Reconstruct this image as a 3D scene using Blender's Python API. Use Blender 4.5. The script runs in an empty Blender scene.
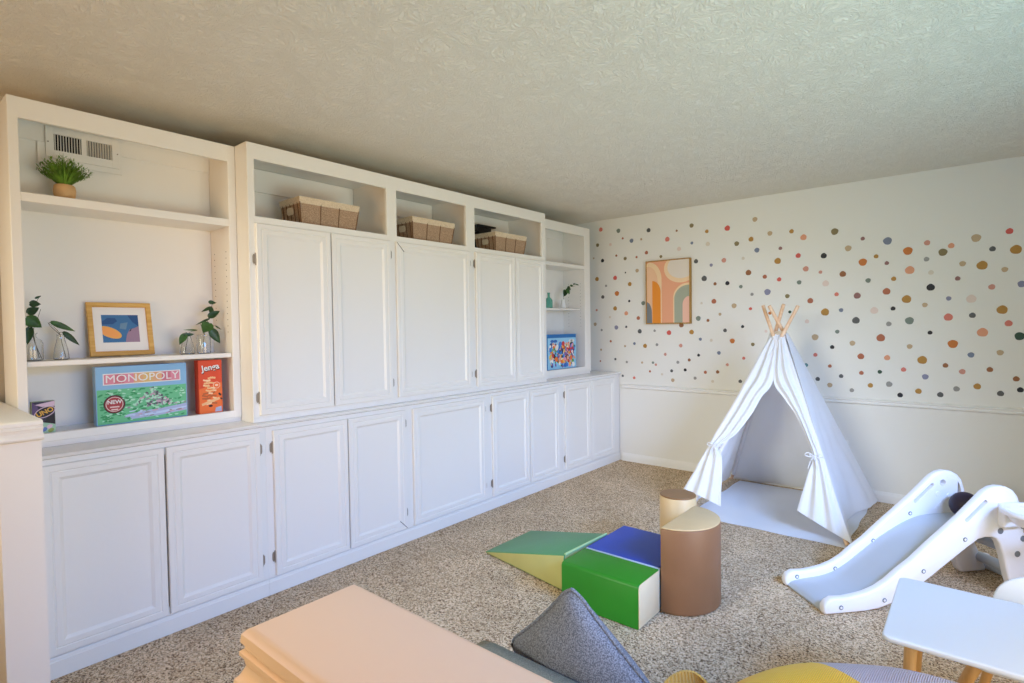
import bpy, bmesh, math, random
from mathutils import Vector, Matrix, noise
R = random.Random(7)
S = bpy.context.scene
COL = S.collection
PI = math.pi

# ------------------------------------------------------------------ materials
def srgb(r, g, b):
    f = lambda c: (c / 255 / 12.92) if c / 255 <= .04045 else ((c / 255 + .055) / 1.055) ** 2.4
    return (f(r), f(g), f(b), 1)

def mat(name, col, rough=.5, bump=0, bscale=60, var=0, vscale=8, metal=0, coat=0, trans=0, ior=1.45, sheen=0, spec=.5):
    m = bpy.data.materials.new(name); m.use_nodes = True
    nt = m.node_tree; b = nt.nodes['Principled BSDF']
    b.inputs['Base Color'].default_value = col
    b.inputs['Roughness'].default_value = rough
    b.inputs['Metallic'].default_value = metal
    b.inputs['Coat Weight'].default_value = coat
    b.inputs['Transmission Weight'].default_value = trans
    b.inputs['IOR'].default_value = ior
    b.inputs['Sheen Weight'].default_value = sheen
    b.inputs['Specular IOR Level'].default_value = spec
    tc = nt.nodes.new('ShaderNodeTexCoord')
    if var:
        n = nt.nodes.new('ShaderNodeTexNoise'); n.inputs['Scale'].default_value = vscale; n.inputs['Detail'].default_value = 4
        r = nt.nodes.new('ShaderNodeValToRGB')
        lo = tuple(max(0, c * (1 - var)) for c in col[:3]) + (1,); hi = tuple(min(1, c * (1 + var)) for c in col[:3]) + (1,)
        r.color_ramp.elements[0].color = lo; r.color_ramp.elements[1].color = hi
        r.color_ramp.elements[0].position = .3; r.color_ramp.elements[1].position = .7
        nt.links.new(tc.outputs['Object'], n.inputs['Vector']); nt.links.new(n.outputs['Fac'], r.inputs['Fac'])
        nt.links.new(r.outputs['Color'], b.inputs['Base Color'])
    if bump:
        n = nt.nodes.new('ShaderNodeTexNoise'); n.inputs['Scale'].default_value = bscale; n.inputs['Detail'].default_value = 3
        k = nt.nodes.new('ShaderNodeBump'); k.inputs['Strength'].default_value = bump; k.inputs['Distance'].default_value = .01
        nt.links.new(tc.outputs['Object'], n.inputs['Vector']); nt.links.new(n.outputs['Fac'], k.inputs['Height'])
        nt.links.new(k.outputs['Normal'], b.inputs['Normal'])
    return m

def wood(name, c1, c2, scale=6, rough=.5, axis=2):
    m = mat(name, c1, rough); nt = m.node_tree; b = nt.nodes['Principled BSDF']
    tc = nt.nodes.new('ShaderNodeTexCoord'); mp = nt.nodes.new('ShaderNodeMapping')
    sc = [60, 60, 60]; sc[axis] = scale; mp.inputs['Scale'].default_value = sc
    n = nt.nodes.new('ShaderNodeTexNoise'); n.inputs['Scale'].default_value = 1; n.inputs['Detail'].default_value = 5
    r = nt.nodes.new('ShaderNodeValToRGB'); r.color_ramp.elements[0].color = c1; r.color_ramp.elements[1].color = c2
    r.color_ramp.elements[0].position = .35; r.color_ramp.elements[1].position = .65
    nt.links.new(tc.outputs['Object'], mp.inputs['Vector']); nt.links.new(mp.outputs['Vector'], n.inputs['Vector'])
    nt.links.new(n.outputs['Fac'], r.inputs['Fac']); nt.links.new(r.outputs['Color'], b.inputs['Base Color'])
    return m

def carpet_mat():
    m = mat('carpet_pile', srgb(170, 150, 130), 1, spec=.1); nt = m.node_tree; b = nt.nodes['Principled BSDF']
    tc = nt.nodes.new('ShaderNodeTexCoord')
    wn = nt.nodes.new('ShaderNodeTexNoise'); wn.inputs['Scale'].default_value = 70; wn.inputs['Detail'].default_value = 2
    mx = nt.nodes.new('ShaderNodeMixRGB'); mx.blend_type = 'ADD'; mx.inputs['Fac'].default_value = .02
    nt.links.new(tc.outputs['Object'], mx.inputs['Color1']); nt.links.new(wn.outputs['Color'], mx.inputs['Color2'])
    nt.links.new(tc.outputs['Object'], wn.inputs['Vector'])
    v = nt.nodes.new('ShaderNodeTexVoronoi'); v.inputs['Scale'].default_value = 190
    nt.links.new(mx.outputs['Color'], v.inputs['Vector'])
    sep = nt.nodes.new('ShaderNodeSeparateColor'); nt.links.new(v.outputs['Color'], sep.inputs['Color'])
    r = nt.nodes.new('ShaderNodeValToRGB'); e = r.color_ramp.elements
    e[0].position = 0; e[0].color = srgb(92, 74, 60); e[1].position = 1; e[1].color = srgb(246, 234, 212)
    for p, c in ((.2, srgb(156, 132, 108)), (.36, srgb(202, 178, 150)), (.62, srgb(226, 206, 180)), (.85, srgb(240, 226, 204))):
        x = e.new(p); x.color = c
    nt.links.new(sep.outputs['Red'], r.inputs['Fac'])
    n2 = nt.nodes.new('ShaderNodeTexNoise'); n2.inputs['Scale'].default_value = 3.2; n2.inputs['Detail'].default_value = 3
    nt.links.new(tc.outputs['Object'], n2.inputs['Vector'])
    r2 = nt.nodes.new('ShaderNodeValToRGB'); r2.color_ramp.elements[0].position = .35; r2.color_ramp.elements[1].position = .7
    r2.color_ramp.elements[0].color = (.84, .77, .68, 1); r2.color_ramp.elements[1].color = (1, .93, .84, 1)
    nt.links.new(n2.outputs['Fac'], r2.inputs['Fac'])
    mu = nt.nodes.new('ShaderNodeMixRGB'); mu.blend_type = 'MULTIPLY'; mu.inputs['Fac'].default_value = 1
    nt.links.new(r.outputs['Color'], mu.inputs['Color1']); nt.links.new(r2.outputs['Color'], mu.inputs['Color2'])
    nt.links.new(mu.outputs['Color'], b.inputs['Base Color'])
    k = nt.nodes.new('ShaderNodeBump'); k.inputs['Strength'].default_value = .45; k.inputs['Distance'].default_value = .006
    nt.links.new(v.outputs['Distance'], k.inputs['Height']); k.invert = True
    nt.links.new(k.outputs['Normal'], b.inputs['Normal'])
    return m

def ceiling_mat():
    m = mat('knockdown_ceiling', srgb(238, 231, 217), .9, spec=.2); nt = m.node_tree; b = nt.nodes['Principled BSDF']
    tc = nt.nodes.new('ShaderNodeTexCoord')
    n0 = nt.nodes.new('ShaderNodeTexNoise'); n0.inputs['Scale'].default_value = 6
    nt.links.new(tc.outputs['Object'], n0.inputs['Vector'])
    mx = nt.nodes.new('ShaderNodeMixRGB'); mx.blend_type = 'ADD'; mx.inputs['Fac'].default_value = .25
    nt.links.new(tc.outputs['Object'], mx.inputs['Color1']); nt.links.new(n0.outputs['Color'], mx.inputs['Color2'])
    n = nt.nodes.new('ShaderNodeTexNoise'); n.inputs['Scale'].default_value = 58; n.inputs['Detail'].default_value = 5; n.inputs['Roughness'].default_value = .55
    n.inputs['Distortion'].default_value = 1.2
    nt.links.new(mx.outputs['Color'], n.inputs['Vector'])
    r = nt.nodes.new('ShaderNodeValToRGB'); r.color_ramp.elements[0].position = .42; r.color_ramp.elements[1].position = .62
    nt.links.new(n.outputs['Fac'], r.inputs['Fac'])
    k = nt.nodes.new('ShaderNodeBump'); k.inputs['Strength'].default_value = .6; k.inputs['Distance'].default_value = .006
    nt.links.new(r.outputs['Color'], k.inputs['Height']); nt.links.new(k.outputs['Normal'], b.inputs['Normal'])
    return m

def ribbed(name, col, freq=420, axis='X', rough=.9):
    m = mat(name, col, rough, sheen=.3, spec=.2); nt = m.node_tree; b = nt.nodes['Principled BSDF']
    tc = nt.nodes.new('ShaderNodeTexCoord'); w = nt.nodes.new('ShaderNodeTexWave'); w.bands_direction = axis
    w.inputs['Scale'].default_value = freq / 6.283; w.inputs['Distortion'].default_value = 1.0; w.inputs['Detail Scale'].default_value = 3
    nt.links.new(tc.outputs['Object'], w.inputs['Vector'])
    r = nt.nodes.new('ShaderNodeValToRGB'); r.color_ramp.elements[0].color = tuple(c * .9 for c in col[:3]) + (1,); r.color_ramp.elements[1].color = col
    nt.links.new(w.outputs['Fac'], r.inputs['Fac']); nt.links.new(r.outputs['Color'], b.inputs['Base Color'])
    k = nt.nodes.new('ShaderNodeBump'); k.inputs['Strength'].default_value = .6; k.inputs['Distance'].default_value = .006
    nt.links.new(w.outputs['Fac'], k.inputs['Height']); nt.links.new(k.outputs['Normal'], b.inputs['Normal'])
    return m

def weave(name, c1, c2, scale=260, rough=.95):
    m = mat(name, c1, rough, spec=.15); nt = m.node_tree; b = nt.nodes['Principled BSDF']
    tc = nt.nodes.new('ShaderNodeTexCoord'); n = nt.nodes.new('ShaderNodeTexNoise'); n.inputs['Scale'].default_value = scale; n.inputs['Detail'].default_value = 2
    nt.links.new(tc.outputs['Object'], n.inputs['Vector'])
    r = nt.nodes.new('ShaderNodeValToRGB'); r.color_ramp.elements[0].color = c1; r.color_ramp.elements[1].color = c2
    r.color_ramp.elements[0].position = .38; r.color_ramp.elements[1].position = .62
    nt.links.new(n.outputs['Fac'], r.inputs['Fac']); nt.links.new(r.outputs['Color'], b.inputs['Base Color'])
    k = nt.nodes.new('ShaderNodeBump'); k.inputs['Strength'].default_value = .4; k.inputs['Distance'].default_value = .003
    nt.links.new(n.outputs['Fac'], k.inputs['Height']); nt.links.new(k.outputs['Normal'], b.inputs['Normal'])
    return m

M = {}
M['paint'] = mat('white_cabinet_paint', srgb(238, 234, 227), .42, bump=.04, bscale=40)
M['counter'] = mat('glossy_white_paint', srgb(234, 230, 224), .22, bump=.03, bscale=30, coat=.3)
M['wall'] = mat('wall_paint', srgb(232, 230, 224), .7, bump=.05, bscale=90)
M['trim'] = mat('trim_paint', srgb(236, 234, 230), .45)
M['cream'] = mat('cream_paint', srgb(248, 217, 184), .45, bump=.04, bscale=50)
M['ceiling'] = ceiling_mat()
M['carpet'] = carpet_mat()
M['gap'] = mat('dark_gap', srgb(70, 52, 40), .9)
M['nickel'] = mat('aged_nickel', srgb(158, 146, 132), .35, metal=.35)
M['duct'] = mat('dark_duct', srgb(30, 28, 28), .9)
M['glass'] = mat('clear_glass', (.97, .98, .98, 1), .02, trans=1, ior=1.45)
M['aqua'] = mat('aqua_glass', srgb(130, 205, 185), .1, trans=.45, ior=1.3)
M['leaf'] = mat('leaf_green', srgb(58, 98, 42), .45, var=.45, vscale=30)
M['leaf_dark'] = mat('dark_leaf_green', srgb(38, 70, 36), .4, var=.4, vscale=30)
M['stem'] = mat('vine_stem', srgb(92, 84, 52), .6)
M['frond'] = mat('frond_green', srgb(104, 142, 46), .6, var=.6, vscale=25)
M['terracotta'] = mat('tan_ceramic', srgb(214, 172, 122), .6, var=.12, vscale=20)
M['oak'] = wood('oak_frame', srgb(206, 156, 74), srgb(226, 182, 104), axis=1)
M['gold'] = wood('gold_wood_frame', srgb(150, 108, 44), srgb(184, 140, 66), axis=2)
M['pine'] = wood('pine_pole', srgb(222, 178, 140), srgb(240, 206, 172), axis=2)
M['beech'] = wood('beech_leg', srgb(206, 156, 92), srgb(226, 182, 122), axis=2)
M['card'] = mat('white_card', srgb(242, 240, 236), .6)
M['canvas'] = mat('white_cotton', srgb(248, 248, 250), .9, bump=.12, bscale=160, spec=.2)
def translucent(m, f):
    nt = m.node_tree; b = nt.nodes['Principled BSDF']; t = nt.nodes.new('ShaderNodeBsdfTranslucent'); t.inputs['Color'].default_value = b.inputs['Base Color'].default_value
    x = nt.nodes.new('ShaderNodeMixShader'); x.inputs['Fac'].default_value = f
    nt.links.new(b.outputs[0], x.inputs[1]); nt.links.new(t.outputs[0], x.inputs[2]); nt.links.new(x.outputs[0], nt.nodes['Material Output'].inputs['Surface'])
translucent(M['canvas'], .33)
M['plastic'] = mat('white_plastic', srgb(240, 239, 244), .3)
M['grey_plastic'] = mat('grey_plastic', srgb(186, 192, 202), .28)
M['screw'] = mat('grey_screw', srgb(120, 124, 130), .4)
M['laminate'] = mat('white_laminate', srgb(232, 236, 240), .35)
M['ball'] = mat('dark_purple_rubber', srgb(40, 26, 44), .5)
M['linen'] = weave('linen_liner', srgb(206, 186, 158), srgb(226, 208, 182), 200)
M['burlap'] = weave('taupe_burlap', srgb(150, 122, 98), srgb(190, 162, 136), 220)
M['burlap_seam'] = mat('brown_seam', srgb(112, 82, 56), .9)
M['black'] = mat('black_plastic', srgb(28, 28, 30), .4)
M['denim'] = weave('grey_blue_linen', srgb(92, 95, 104), srgb(140, 144, 154), 260)
M['sofa'] = weave('grey_green_linen', srgb(126, 122, 104), srgb(154, 150, 130), 260)
M['yellow_knit'] = ribbed('yellow_knit', srgb(255, 200, 44))
M['lav_knit'] = ribbed('lavender_knit', srgb(190, 178, 188))
M['tan_strap'] = ribbed('tan_yellow_webbing', srgb(214, 170, 84), 300)
def leather(n, c): return mat(n, c, .42, bump=.08, bscale=220, var=.06, vscale=5)
M['green'] = leather('green_vinyl', srgb(40, 132, 30)); M['sage'] = leather('sage_green_vinyl', srgb(82, 146, 96))
M['lime'] = leather('pale_green_vinyl', srgb(190, 188, 122)); M['blue'] = leather('blue_vinyl', srgb(14, 66, 176))
M['sky'] = leather('pale_blue_vinyl', srgb(176, 196, 224)); M['ivory'] = leather('ivory_vinyl', srgb(236, 214, 176))
M['brown'] = leather('brown_vinyl', srgb(138, 98, 68)); M['tan'] = leather('tan_vinyl', srgb(212, 182, 136)); M['dkbrown'] = leather('dark_tan_vinyl', srgb(140, 102, 66)); M['pale_green'] = leather('pale_green_piping', srgb(178, 208, 150))

def flat(name, r, g, b, rough=.55):
    if name not in M: M[name] = mat(name, srgb(r, g, b), rough)
    return M[name]

# ------------------------------------------------------------------ mesh helpers
def B(): return bmesh.new()
def merge(bm, t, mi=0, mx=None):
    if mx is not None: bmesh.ops.transform(t, matrix=mx, verts=t.verts)
    for f in t.faces: f.material_index = mi
    me = bpy.data.meshes.new('t'); t.to_mesh(me); t.free(); bm.from_mesh(me); bpy.data.meshes.remove(me)
def box(bm, x0, x1, y0, y1, z0, z1, bev=0, seg=2, mi=0, mx=None):
    t = B(); bmesh.ops.create_cube(t, size=1)
    for v in t.verts: v.co = Vector((x0 + (v.co.x + .5) * (x1 - x0), y0 + (v.co.y + .5) * (y1 - y0), z0 + (v.co.z + .5) * (z1 - z0)))
    if bev: bmesh.ops.bevel(t, geom=list(t.edges), offset=bev, segments=seg, profile=.5, affect='EDGES', clamp_overlap=True)
    merge(bm, t, mi, mx)
def prism(bm, pts, axis, a, b, bev=0, seg=2, mi=0, mx=None):
    """pts: 2D outline; extruded along axis ('x','y','z') from a to b. 2D order: x->(y,z) y->(x,z) z->(x,y)"""
    def P(u, v, w): return {'x': (w, u, v), 'y': (u, w, v), 'z': (u, v, w)}[axis]
    t = B(); lo = [t.verts.new(P(u, v, a)) for u, v in pts]; hi = [t.verts.new(P(u, v, b)) for u, v in pts]
    n = len(pts)
    t.faces.new(lo); t.faces.new(hi[::-1])
    for i in range(n): t.faces.new((lo[i], hi[i], hi[(i + 1) % n], lo[(i + 1) % n]))
    bmesh.ops.recalc_face_normals(t, faces=t.faces)
    if bev:
        es = [e for e in t.edges if not (e.verts[0] in set(lo)) ^ (e.verts[1] in set(lo))]
        bmesh.ops.bevel(t, geom=es, offset=bev, segments=seg, profile=.5, affect='EDGES', clamp_overlap=True)
    merge(bm, t, mi, mx)
def tube(bm, pts, r, n=10, mi=0, r2=None, cap=True):
    pts = [Vector(p) for p in pts]; t = B(); rings = []
    L = len(pts)
    for i, p in enumerate(pts):
        d = (pts[min(i + 1, L - 1)] - pts[max(i - 1, 0)]).normalized()
        u = d.cross(Vector((0, 0, 1)) if abs(d.z) < .9 else Vector((1, 0, 0))).normalized(); w = d.cross(u)
        rr = r if r2 is None else r + (r2 - r) * i / (L - 1)
        rings.append([t.verts.new(p + (u * math.cos(2 * PI * k / n) + w * math.sin(2 * PI * k / n)) * rr) for k in range(n)])
    for a, b in zip(rings, rings[1:]):
        for k in range(n): t.faces.new((a[k], a[(k + 1) % n], b[(k + 1) % n], b[k]))
    if cap: t.faces.new(rings[0][::-1]); t.faces.new(rings[-1])
    bmesh.ops.recalc_face_normals(t, faces=t.faces)
    merge(bm, t, mi)
def lathe(bm, prof, c, n=32, mi=0, mx=None, a0=0, a1=2 * PI):
    t = B(); full = abs(a1 - a0 - 2 * PI) < 1e-6; m = n if full else n + 1; rings = []
    for r, z in prof:
        rings.append([t.verts.new((c[0] + max(r, 1e-5) * math.cos(a0 + (a1 - a0) * k / n), c[1] + max(r, 1e-5) * math.sin(a0 + (a1 - a0) * k / n), c[2] + z)) for k in range(m)])
    for a, b in zip(rings, rings[1:]):
        for k in range(n): t.faces.new((a[k], a[(k + 1) % m], b[(k + 1) % m], b[k]))
    bmesh.ops.remove_doubles(t, verts=t.verts, dist=1e-4)
    bmesh.ops.recalc_face_normals(t, faces=t.faces)
    merge(bm, t, mi, mx)
def torus(bm, c, R0, r, n=40, k=12, mi=0, mx=None, sx=1, sy=1):
    t = B(); g = [[t.verts.new((c[0] + (R0 + r * math.cos(2 * PI * j / k)) * math.cos(2 * PI * i / n) * sx, c[1] + (R0 + r * math.cos(2 * PI * j / k)) * math.sin(2 * PI * i / n) * sy, c[2] + r * math.sin(2 * PI * j / k))) for j in range(k)] for i in range(n)]
    for i in range(n):
        for j in range(k): t.faces.new((g[i][j], g[(i + 1) % n][j], g[(i + 1) % n][(j + 1) % k], g[i][(j + 1) % k]))
    merge(bm, t, mi, mx)
def grid(bm, fn, nu, nv, mi=0, closeu=False):
    t = B(); g = [[t.verts.new(fn(u / nu, v / nv)) for v in range(nv + 1)] for u in range(nu + (0 if closeu else 1))]
    m = len(g)
    for u in range(nu):
        for v in range(nv): t.faces.new((g[u][v], g[(u + 1) % m][v], g[(u + 1) % m][v + 1], g[u][v + 1]))
    bmesh.ops.recalc_face_normals(t, faces=t.faces)
    merge(bm, t, mi)
def sphere(bm, c, r, mi=0, sc=(1, 1, 1), u=20, v=12):
    t = B(); bmesh.ops.create_uvsphere(t, u_segments=u, v_segments=v, radius=r)
    for q in t.verts: q.co = Vector((c[0] + q.co.x * sc[0], c[1] + q.co.y * sc[1], c[2] + q.co.z * sc[2]))
    merge(bm, t, mi)
def poly(bm, pts, th, mi=0, mx=None):
    """flat n-gon in local xy with tiny thickness th (+z), placed by mx"""
    prism(bm, pts, 'z', 0, th, mi=mi, mx=mx)
def ell(cx, cy, rx, ry, n=24, a0=0, a1=2 * PI, rot=0):
    full = abs(a1 - a0 - 2 * PI) < 1e-6
    out = []
    for i in range(n if full else n + 1):
        a = a0 + (a1 - a0) * i / n; x, y = rx * math.cos(a), ry * math.sin(a)
        out.append((cx + x * math.cos(rot) - y * math.sin(rot), cy + x * math.sin(rot) + y * math.cos(rot)))
    return out
def rrect(x0, x1, y0, y1, r, n=6):
    p = []
    for cx, cy, a in ((x1 - r, y1 - r, 0), (x0 + r, y1 - r, PI / 2), (x0 + r, y0 + r, PI), (x1 - r, y0 + r, 1.5 * PI)):
        p += [(cx + r * math.cos(a + PI / 2 * i / n), cy + r * math.sin(a + PI / 2 * i / n)) for i in range(n + 1)]
    return p

def rootmat(o):
    mx = Matrix.Identity(4)
    while o is not None:
        mx = (Matrix.Translation(o.location) @ o.rotation_euler.to_matrix().to_4x4()) @ mx; o = o.parent
    return mx
def obj(name, bm, mats, parent=None, smooth=40, local=False, solid=0):
    if not isinstance(mats, (list, tuple)): mats = [mats]
    if parent is not None and not local: bmesh.ops.transform(bm, matrix=rootmat(parent).inverted(), verts=bm.verts)
    if smooth:
        for e in bm.edges:
            e.smooth = len(e.link_faces) == 2 and e.calc_face_angle(0) < math.radians(smooth)
        for f in bm.faces: f.smooth = True
    me = bpy.data.meshes.new(name); bm.to_mesh(me); bm.free()
    for m in mats: me.materials.append(m)
    o = bpy.data.objects.new(name, me); COL.objects.link(o); o.parent = parent
    if solid:
        s = o.modifiers.new('thickness', 'SOLIDIFY'); s.thickness = solid; s.offset = 0
    return o
def tag(o, label, cat, group=None, kind=None):
    o['label'] = label; o['category'] = cat
    if group: o['group'] = group
    if kind: o['kind'] = kind
    return o
def thing(name, label, cat, loc=(0, 0, 0), rotz=0, group=None):
    o = bpy.data.objects.new(name, None); COL.objects.link(o); o.location = loc; o.rotation_euler = (0, 0, rotz); o.empty_display_size = .1
    return tag(o, label, cat, group)
def struct(name, bm, m, parent=None, smooth=40):
    o = obj(name, bm, m, parent, smooth)
    if parent is None: o['kind'] = 'structure'
    return o
def text_bm(body, size, extrude=.0006, shear=0, bold=0):
    cu = bpy.data.curves.new('txt', 'FONT'); cu.body = body; cu.size = size; cu.extrude = extrude; cu.align_x = 'CENTER'; cu.align_y = 'CENTER'; cu.shear = shear; cu.offset = bold; cu.resolution_u = 3
    o = bpy.data.objects.new('txt', cu); COL.objects.link(o)
    dg = bpy.context.evaluated_depsgraph_get(); me = bpy.data.meshes.new_from_object(o.evaluated_get(dg))
    bm = B(); bm.from_mesh(me); bpy.data.objects.remove(o); bpy.data.curves.remove(cu); bpy.data.meshes.remove(me)
    return bm
def face_px(x, y, z, tilt=0, yaw=0):
    """matrix of a board facing +X: local x -> +Y, local y -> +Z, local z -> +X; tilt leans the top back"""
    m = Matrix(((0, 0, 1, x), (1, 0, 0, y), (0, 1, 0, z), (0, 0, 0, 1)))
    return m @ Matrix.Rotation(yaw, 4, 'Y') @ Matrix.Rotation(-tilt, 4, 'X')
def lerp(a, b, t): return a + (b - a) * t
def along(pts, t):
    """point on a polyline at fraction t of its length"""
    P = [Vector(p) for p in pts]; d = [(b - a).length for a, b in zip(P, P[1:])]; s = t * sum(d)
    for a, b, l in zip(P, P[1:], d):
        if s <= l or b is P[-1]: return a.lerp(b, min(1, s / l if l else 0))
        s -= l
    return P[-1]
def smooth_path(pts, n=40):
    P = [Vector(p) for p in pts]; Q = [P[0] * 2 - P[1]] + P + [P[-1] * 2 - P[-2]]; out = []
    for i in range(len(P) - 1):
        for k in range(max(2, n // (len(P) - 1))):
            t = k / max(2, n // (len(P) - 1)); a, b, c, d = Q[i:i + 4]
            out.append(.5 * (2 * b + (c - a) * t + (2 * a - 5 * b + 4 * c - d) * t * t + (3 * b - a - 3 * c + d) * t ** 3))
    return out + [P[-1]]

# ------------------------------------------------------------------ camera
CX, CY, CZ, YAW, PIT, ROL, FPX = 2.78884, -4.99371, 1.36928, -.699949, -.027417, -.014062, 556.6
cam = bpy.data.cameras.new('camera'); camo = bpy.data.objects.new('camera', cam); COL.objects.link(camo)
cam.sensor_width = 36; cam.lens = FPX * 36 / 1024; cam.clip_start = .02
fw = Vector((math.sin(YAW) * math.cos(PIT), math.cos(YAW) * math.cos(PIT), math.sin(PIT)))
rt = Vector((math.cos(YAW), -math.sin(YAW), 0)); up = rt.cross(fw)
r2 = rt * math.cos(ROL) + up * math.sin(ROL); u2 = up * math.cos(ROL) - rt * math.sin(ROL)
camo.matrix_world = Matrix(((r2.x, u2.x, -fw.x, CX), (r2.y, u2.y, -fw.y, CY), (r2.z, u2.z, -fw.z, CZ), (0, 0, 0, 1)))
S.camera = camo

# ------------------------------------------------------------------ room shell
XL, XR, YF, H = -.60, 3.95, -7.6, 2.44
b = B(); box(b, XL - .1, XR + .1, YF - .1, .1, -.1, 0); struct('floor', b, M['carpet'], smooth=0)
b = B(); box(b, XL - .1, XR + .1, YF - .1, .1, H, H + .1); struct('ceiling', b, M['ceiling'], smooth=0)
b = B(); box(b, XL - .1, XR + .1, 0, .1, 0, H); struct('wall_back', b, M['wall'], smooth=0)
b = B(); box(b, XL - .1, XL, YF, 0, 0, H); struct('wall_left', b, M['wall'], smooth=0)
b = B(); box(b, XL - .1, XR + .1, YF - .1, YF, 0, H); struct('wall_front', b, M['wall'], smooth=0)
WY0, WY1, WZ0, WZ1 = -4.7, -2.1, .25, 2.1
b = B()
box(b, XR, XR + .12, YF, WY0, 0, H); box(b, XR, XR + .12, WY1, 0, 0, H)
box(b, XR, XR + .12, WY0, WY1, 0, WZ0); box(b, XR, XR + .12, WY0, WY1, WZ1, H)
struct('wall_right', b, M['wall'], smooth=0)
b = B()
for y in (WY0, (WY0 + WY1) / 2 - .025, WY1 - .05): box(b, XR + .03, XR + .08, y, y + .05, WZ0, WZ1, .004)
for z in (WZ0, WZ1 - .05): box(b, XR + .03, XR + .08, WY0, WY1, z, z + .05, .004)
struct('window_1', b, M['trim'])
# baseboard and chair rail of the back wall
b = B(); prism(b, [(0, 0), (-.016, 0), (-.016, .05), (-.012, .062), (-.008, .068), (-.006, .076), (0, .078)], 'x', .03, XR - .001); struct('baseboard_back', b, M['trim'])
b = B(); prism(b, [(0, .728), (-.010, .732), (-.018, .737), (-.02, .745), (-.014, .752), (-.014, .756), (-.022, .762), (-.022, .768), (-.012, .774), (0, .776)], 'x', .03, XR - .001); struct('trim_1', b, M['trim'])

# half walls with moulded caps either side of the opening the camera looks through
CAP = [(.008, 0), (.014, -.002), (.019, -.007), (.020, -.016), (.016, -.020), (.017, -.023), (.021, -.026), (.021, -.030), (.018, -.033), (.016, -.042), (.021, -.052), (.025, -.056), (.026, -.061), (.024, -.066), (.018, -.070)]
def half_wall(name, x0, x1, y0, y1, ztop, m, ends, far=True):
    b = B(); box(b, x0, x1, y0, y1, 0, ztop - .0705); o = struct(name, b, m, smooth=0)
    t = B(); rings = []
    xa, xb = ends
    for off, z in CAP:
        rings.append([t.verts.new(p) for p in ((x0 - off * xa, y0 - off, ztop + z), (x1 + off * xb, y0 - off, ztop + z), (x1 + off * xb, y1 + off * far, ztop + z), (x0 - off * xa, y1 + off * far, ztop + z))])
    for a, c in zip(rings, rings[1:]):
        for k in range(4): t.faces.new((a[k], c[k], c[(k + 1) % 4], a[(k + 1) % 4]))
    t.faces.new(rings[0]); t.faces.new(rings[-1][::-1])
    bmesh.ops.recalc_face_normals(t, faces=t.faces)
    obj('cap_molding', t, m, o, 30)
    return o
half_wall('wall_half_left', -.150, .29, -4.690, -4.577, 1.070, M['paint'], (0, 1), .15)
half_wall('wall_half_end', XL + .001, -.1505, -4.690, -4.577, 1.070, M['paint'], (0, 0), .05)
half_wall('wall_half_right', 2.197, XR - .002, -4.712, -4.606, 1.047, M['cream'], (1, 0))
# ------------------------------------------------------------------ cabinets
XC = -.44
DOOR = [(0, 0), (0, .0135), (.003, .018), (.024, .018), (.028, .0145), (.033, .0175), (.052, .0175), (.056, .015), (.064, .009), (.068, .0085)]
def hinge(parent, x, y, z, side):
    """partial-wrap cabinet hinge: leaf on the frame, knuckle against the door edge"""
    b = B(); s = side
    poly(b, [(0, -.020), (.008, -.026), (.013, -.016), (.013, .016), (.008, .026), (0, .020)] if s > 0 else [(0, .020), (-.008, .026), (-.013, .016), (-.013, -.016), (-.008, -.026), (0, -.020)], .002, mx=face_px(x, y, z))
    tube(b, [(x + .004, y, z - .026), (x + .004, y, z + .026)], .0035, 8)
    sphere(b, (x + .004, y, z + .028), .004, u=8, v=6); sphere(b, (x + .004, y, z - .028), .004, u=8, v=6)
    o = obj('hinge', b, M['nickel'], parent); o['label'] = 'small aged nickel hinge'
def door(parent, x, y0, y1, z0, z1, hinges=None, hz=None, miter=None):
    g = .0015; y0 += g; y1 -= g
    t = B(); rings = []
    for i, h in DOOR:
        rings.append([t.verts.new(p) for p in ((x + h, y0 + i, z0 + i), (x + h, y1 - i, z0 + i), (x + h, y1 - i, z1 - i), (x + h, y0 + i, z1 - i))])
    for a, c in zip(rings, rings[1:]):
        for k in range(4): t.faces.new((a[k], a[(k + 1) % 4], c[(k + 1) % 4], c[k]))
    i, h = DOOR[-1]
    t.faces.new(rings[0][::-1])
    bmesh.ops.recalc_face_normals(t, faces=t.faces)
    b = B(); merge(b, t)
    if miter:
        cy, sy = (y0, 1) if 'l' in miter else (y1, -1); cz, sz = (z1, -1) if 't' in miter else (z0, 1)
        pts = [(.004, .002), (.002, .004), (.058, .061), (.061, .058)]
        poly(b, [(sy * p, sz * q) for p, q in pts], .0006, 1, face_px(x + .0178, cy, cz))
    d = obj('door', b, [M['paint'], M['gap']], parent, 25)
    b = B(); box(b, x + .001, x + h + .0005, y0 + i - .002, y1 - i + .002, z0 + i - .002, z1 - i + .002, 0); obj('panel', b, M['paint'], d, 0)
    if hinges:
        s = 1 if hinges == 'r' else -1
        for z in hz: hinge(d, x + .002, (y1 if s > 0 else y0) + s * .002, z, s)
    return d
def face_frame(parent, x, th, y0, y1, z0, z1, stiles, rails, name='face_frame'):
    """stiles: (ya, yb) full height; rails: (ya, yb, za, zb)"""
    b = B()
    for a, c in stiles: box(b, x - th, x, a, c, z0, z1, .0015, 1)
    for a, c, e, f in rails: box(b, x - th + .0006, x - .0004, a + .0035, c - .0035, e, f, .0015, 1)
    return obj(name, b, M['paint'], parent, 30)
BZ = (.762, .194)
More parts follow.
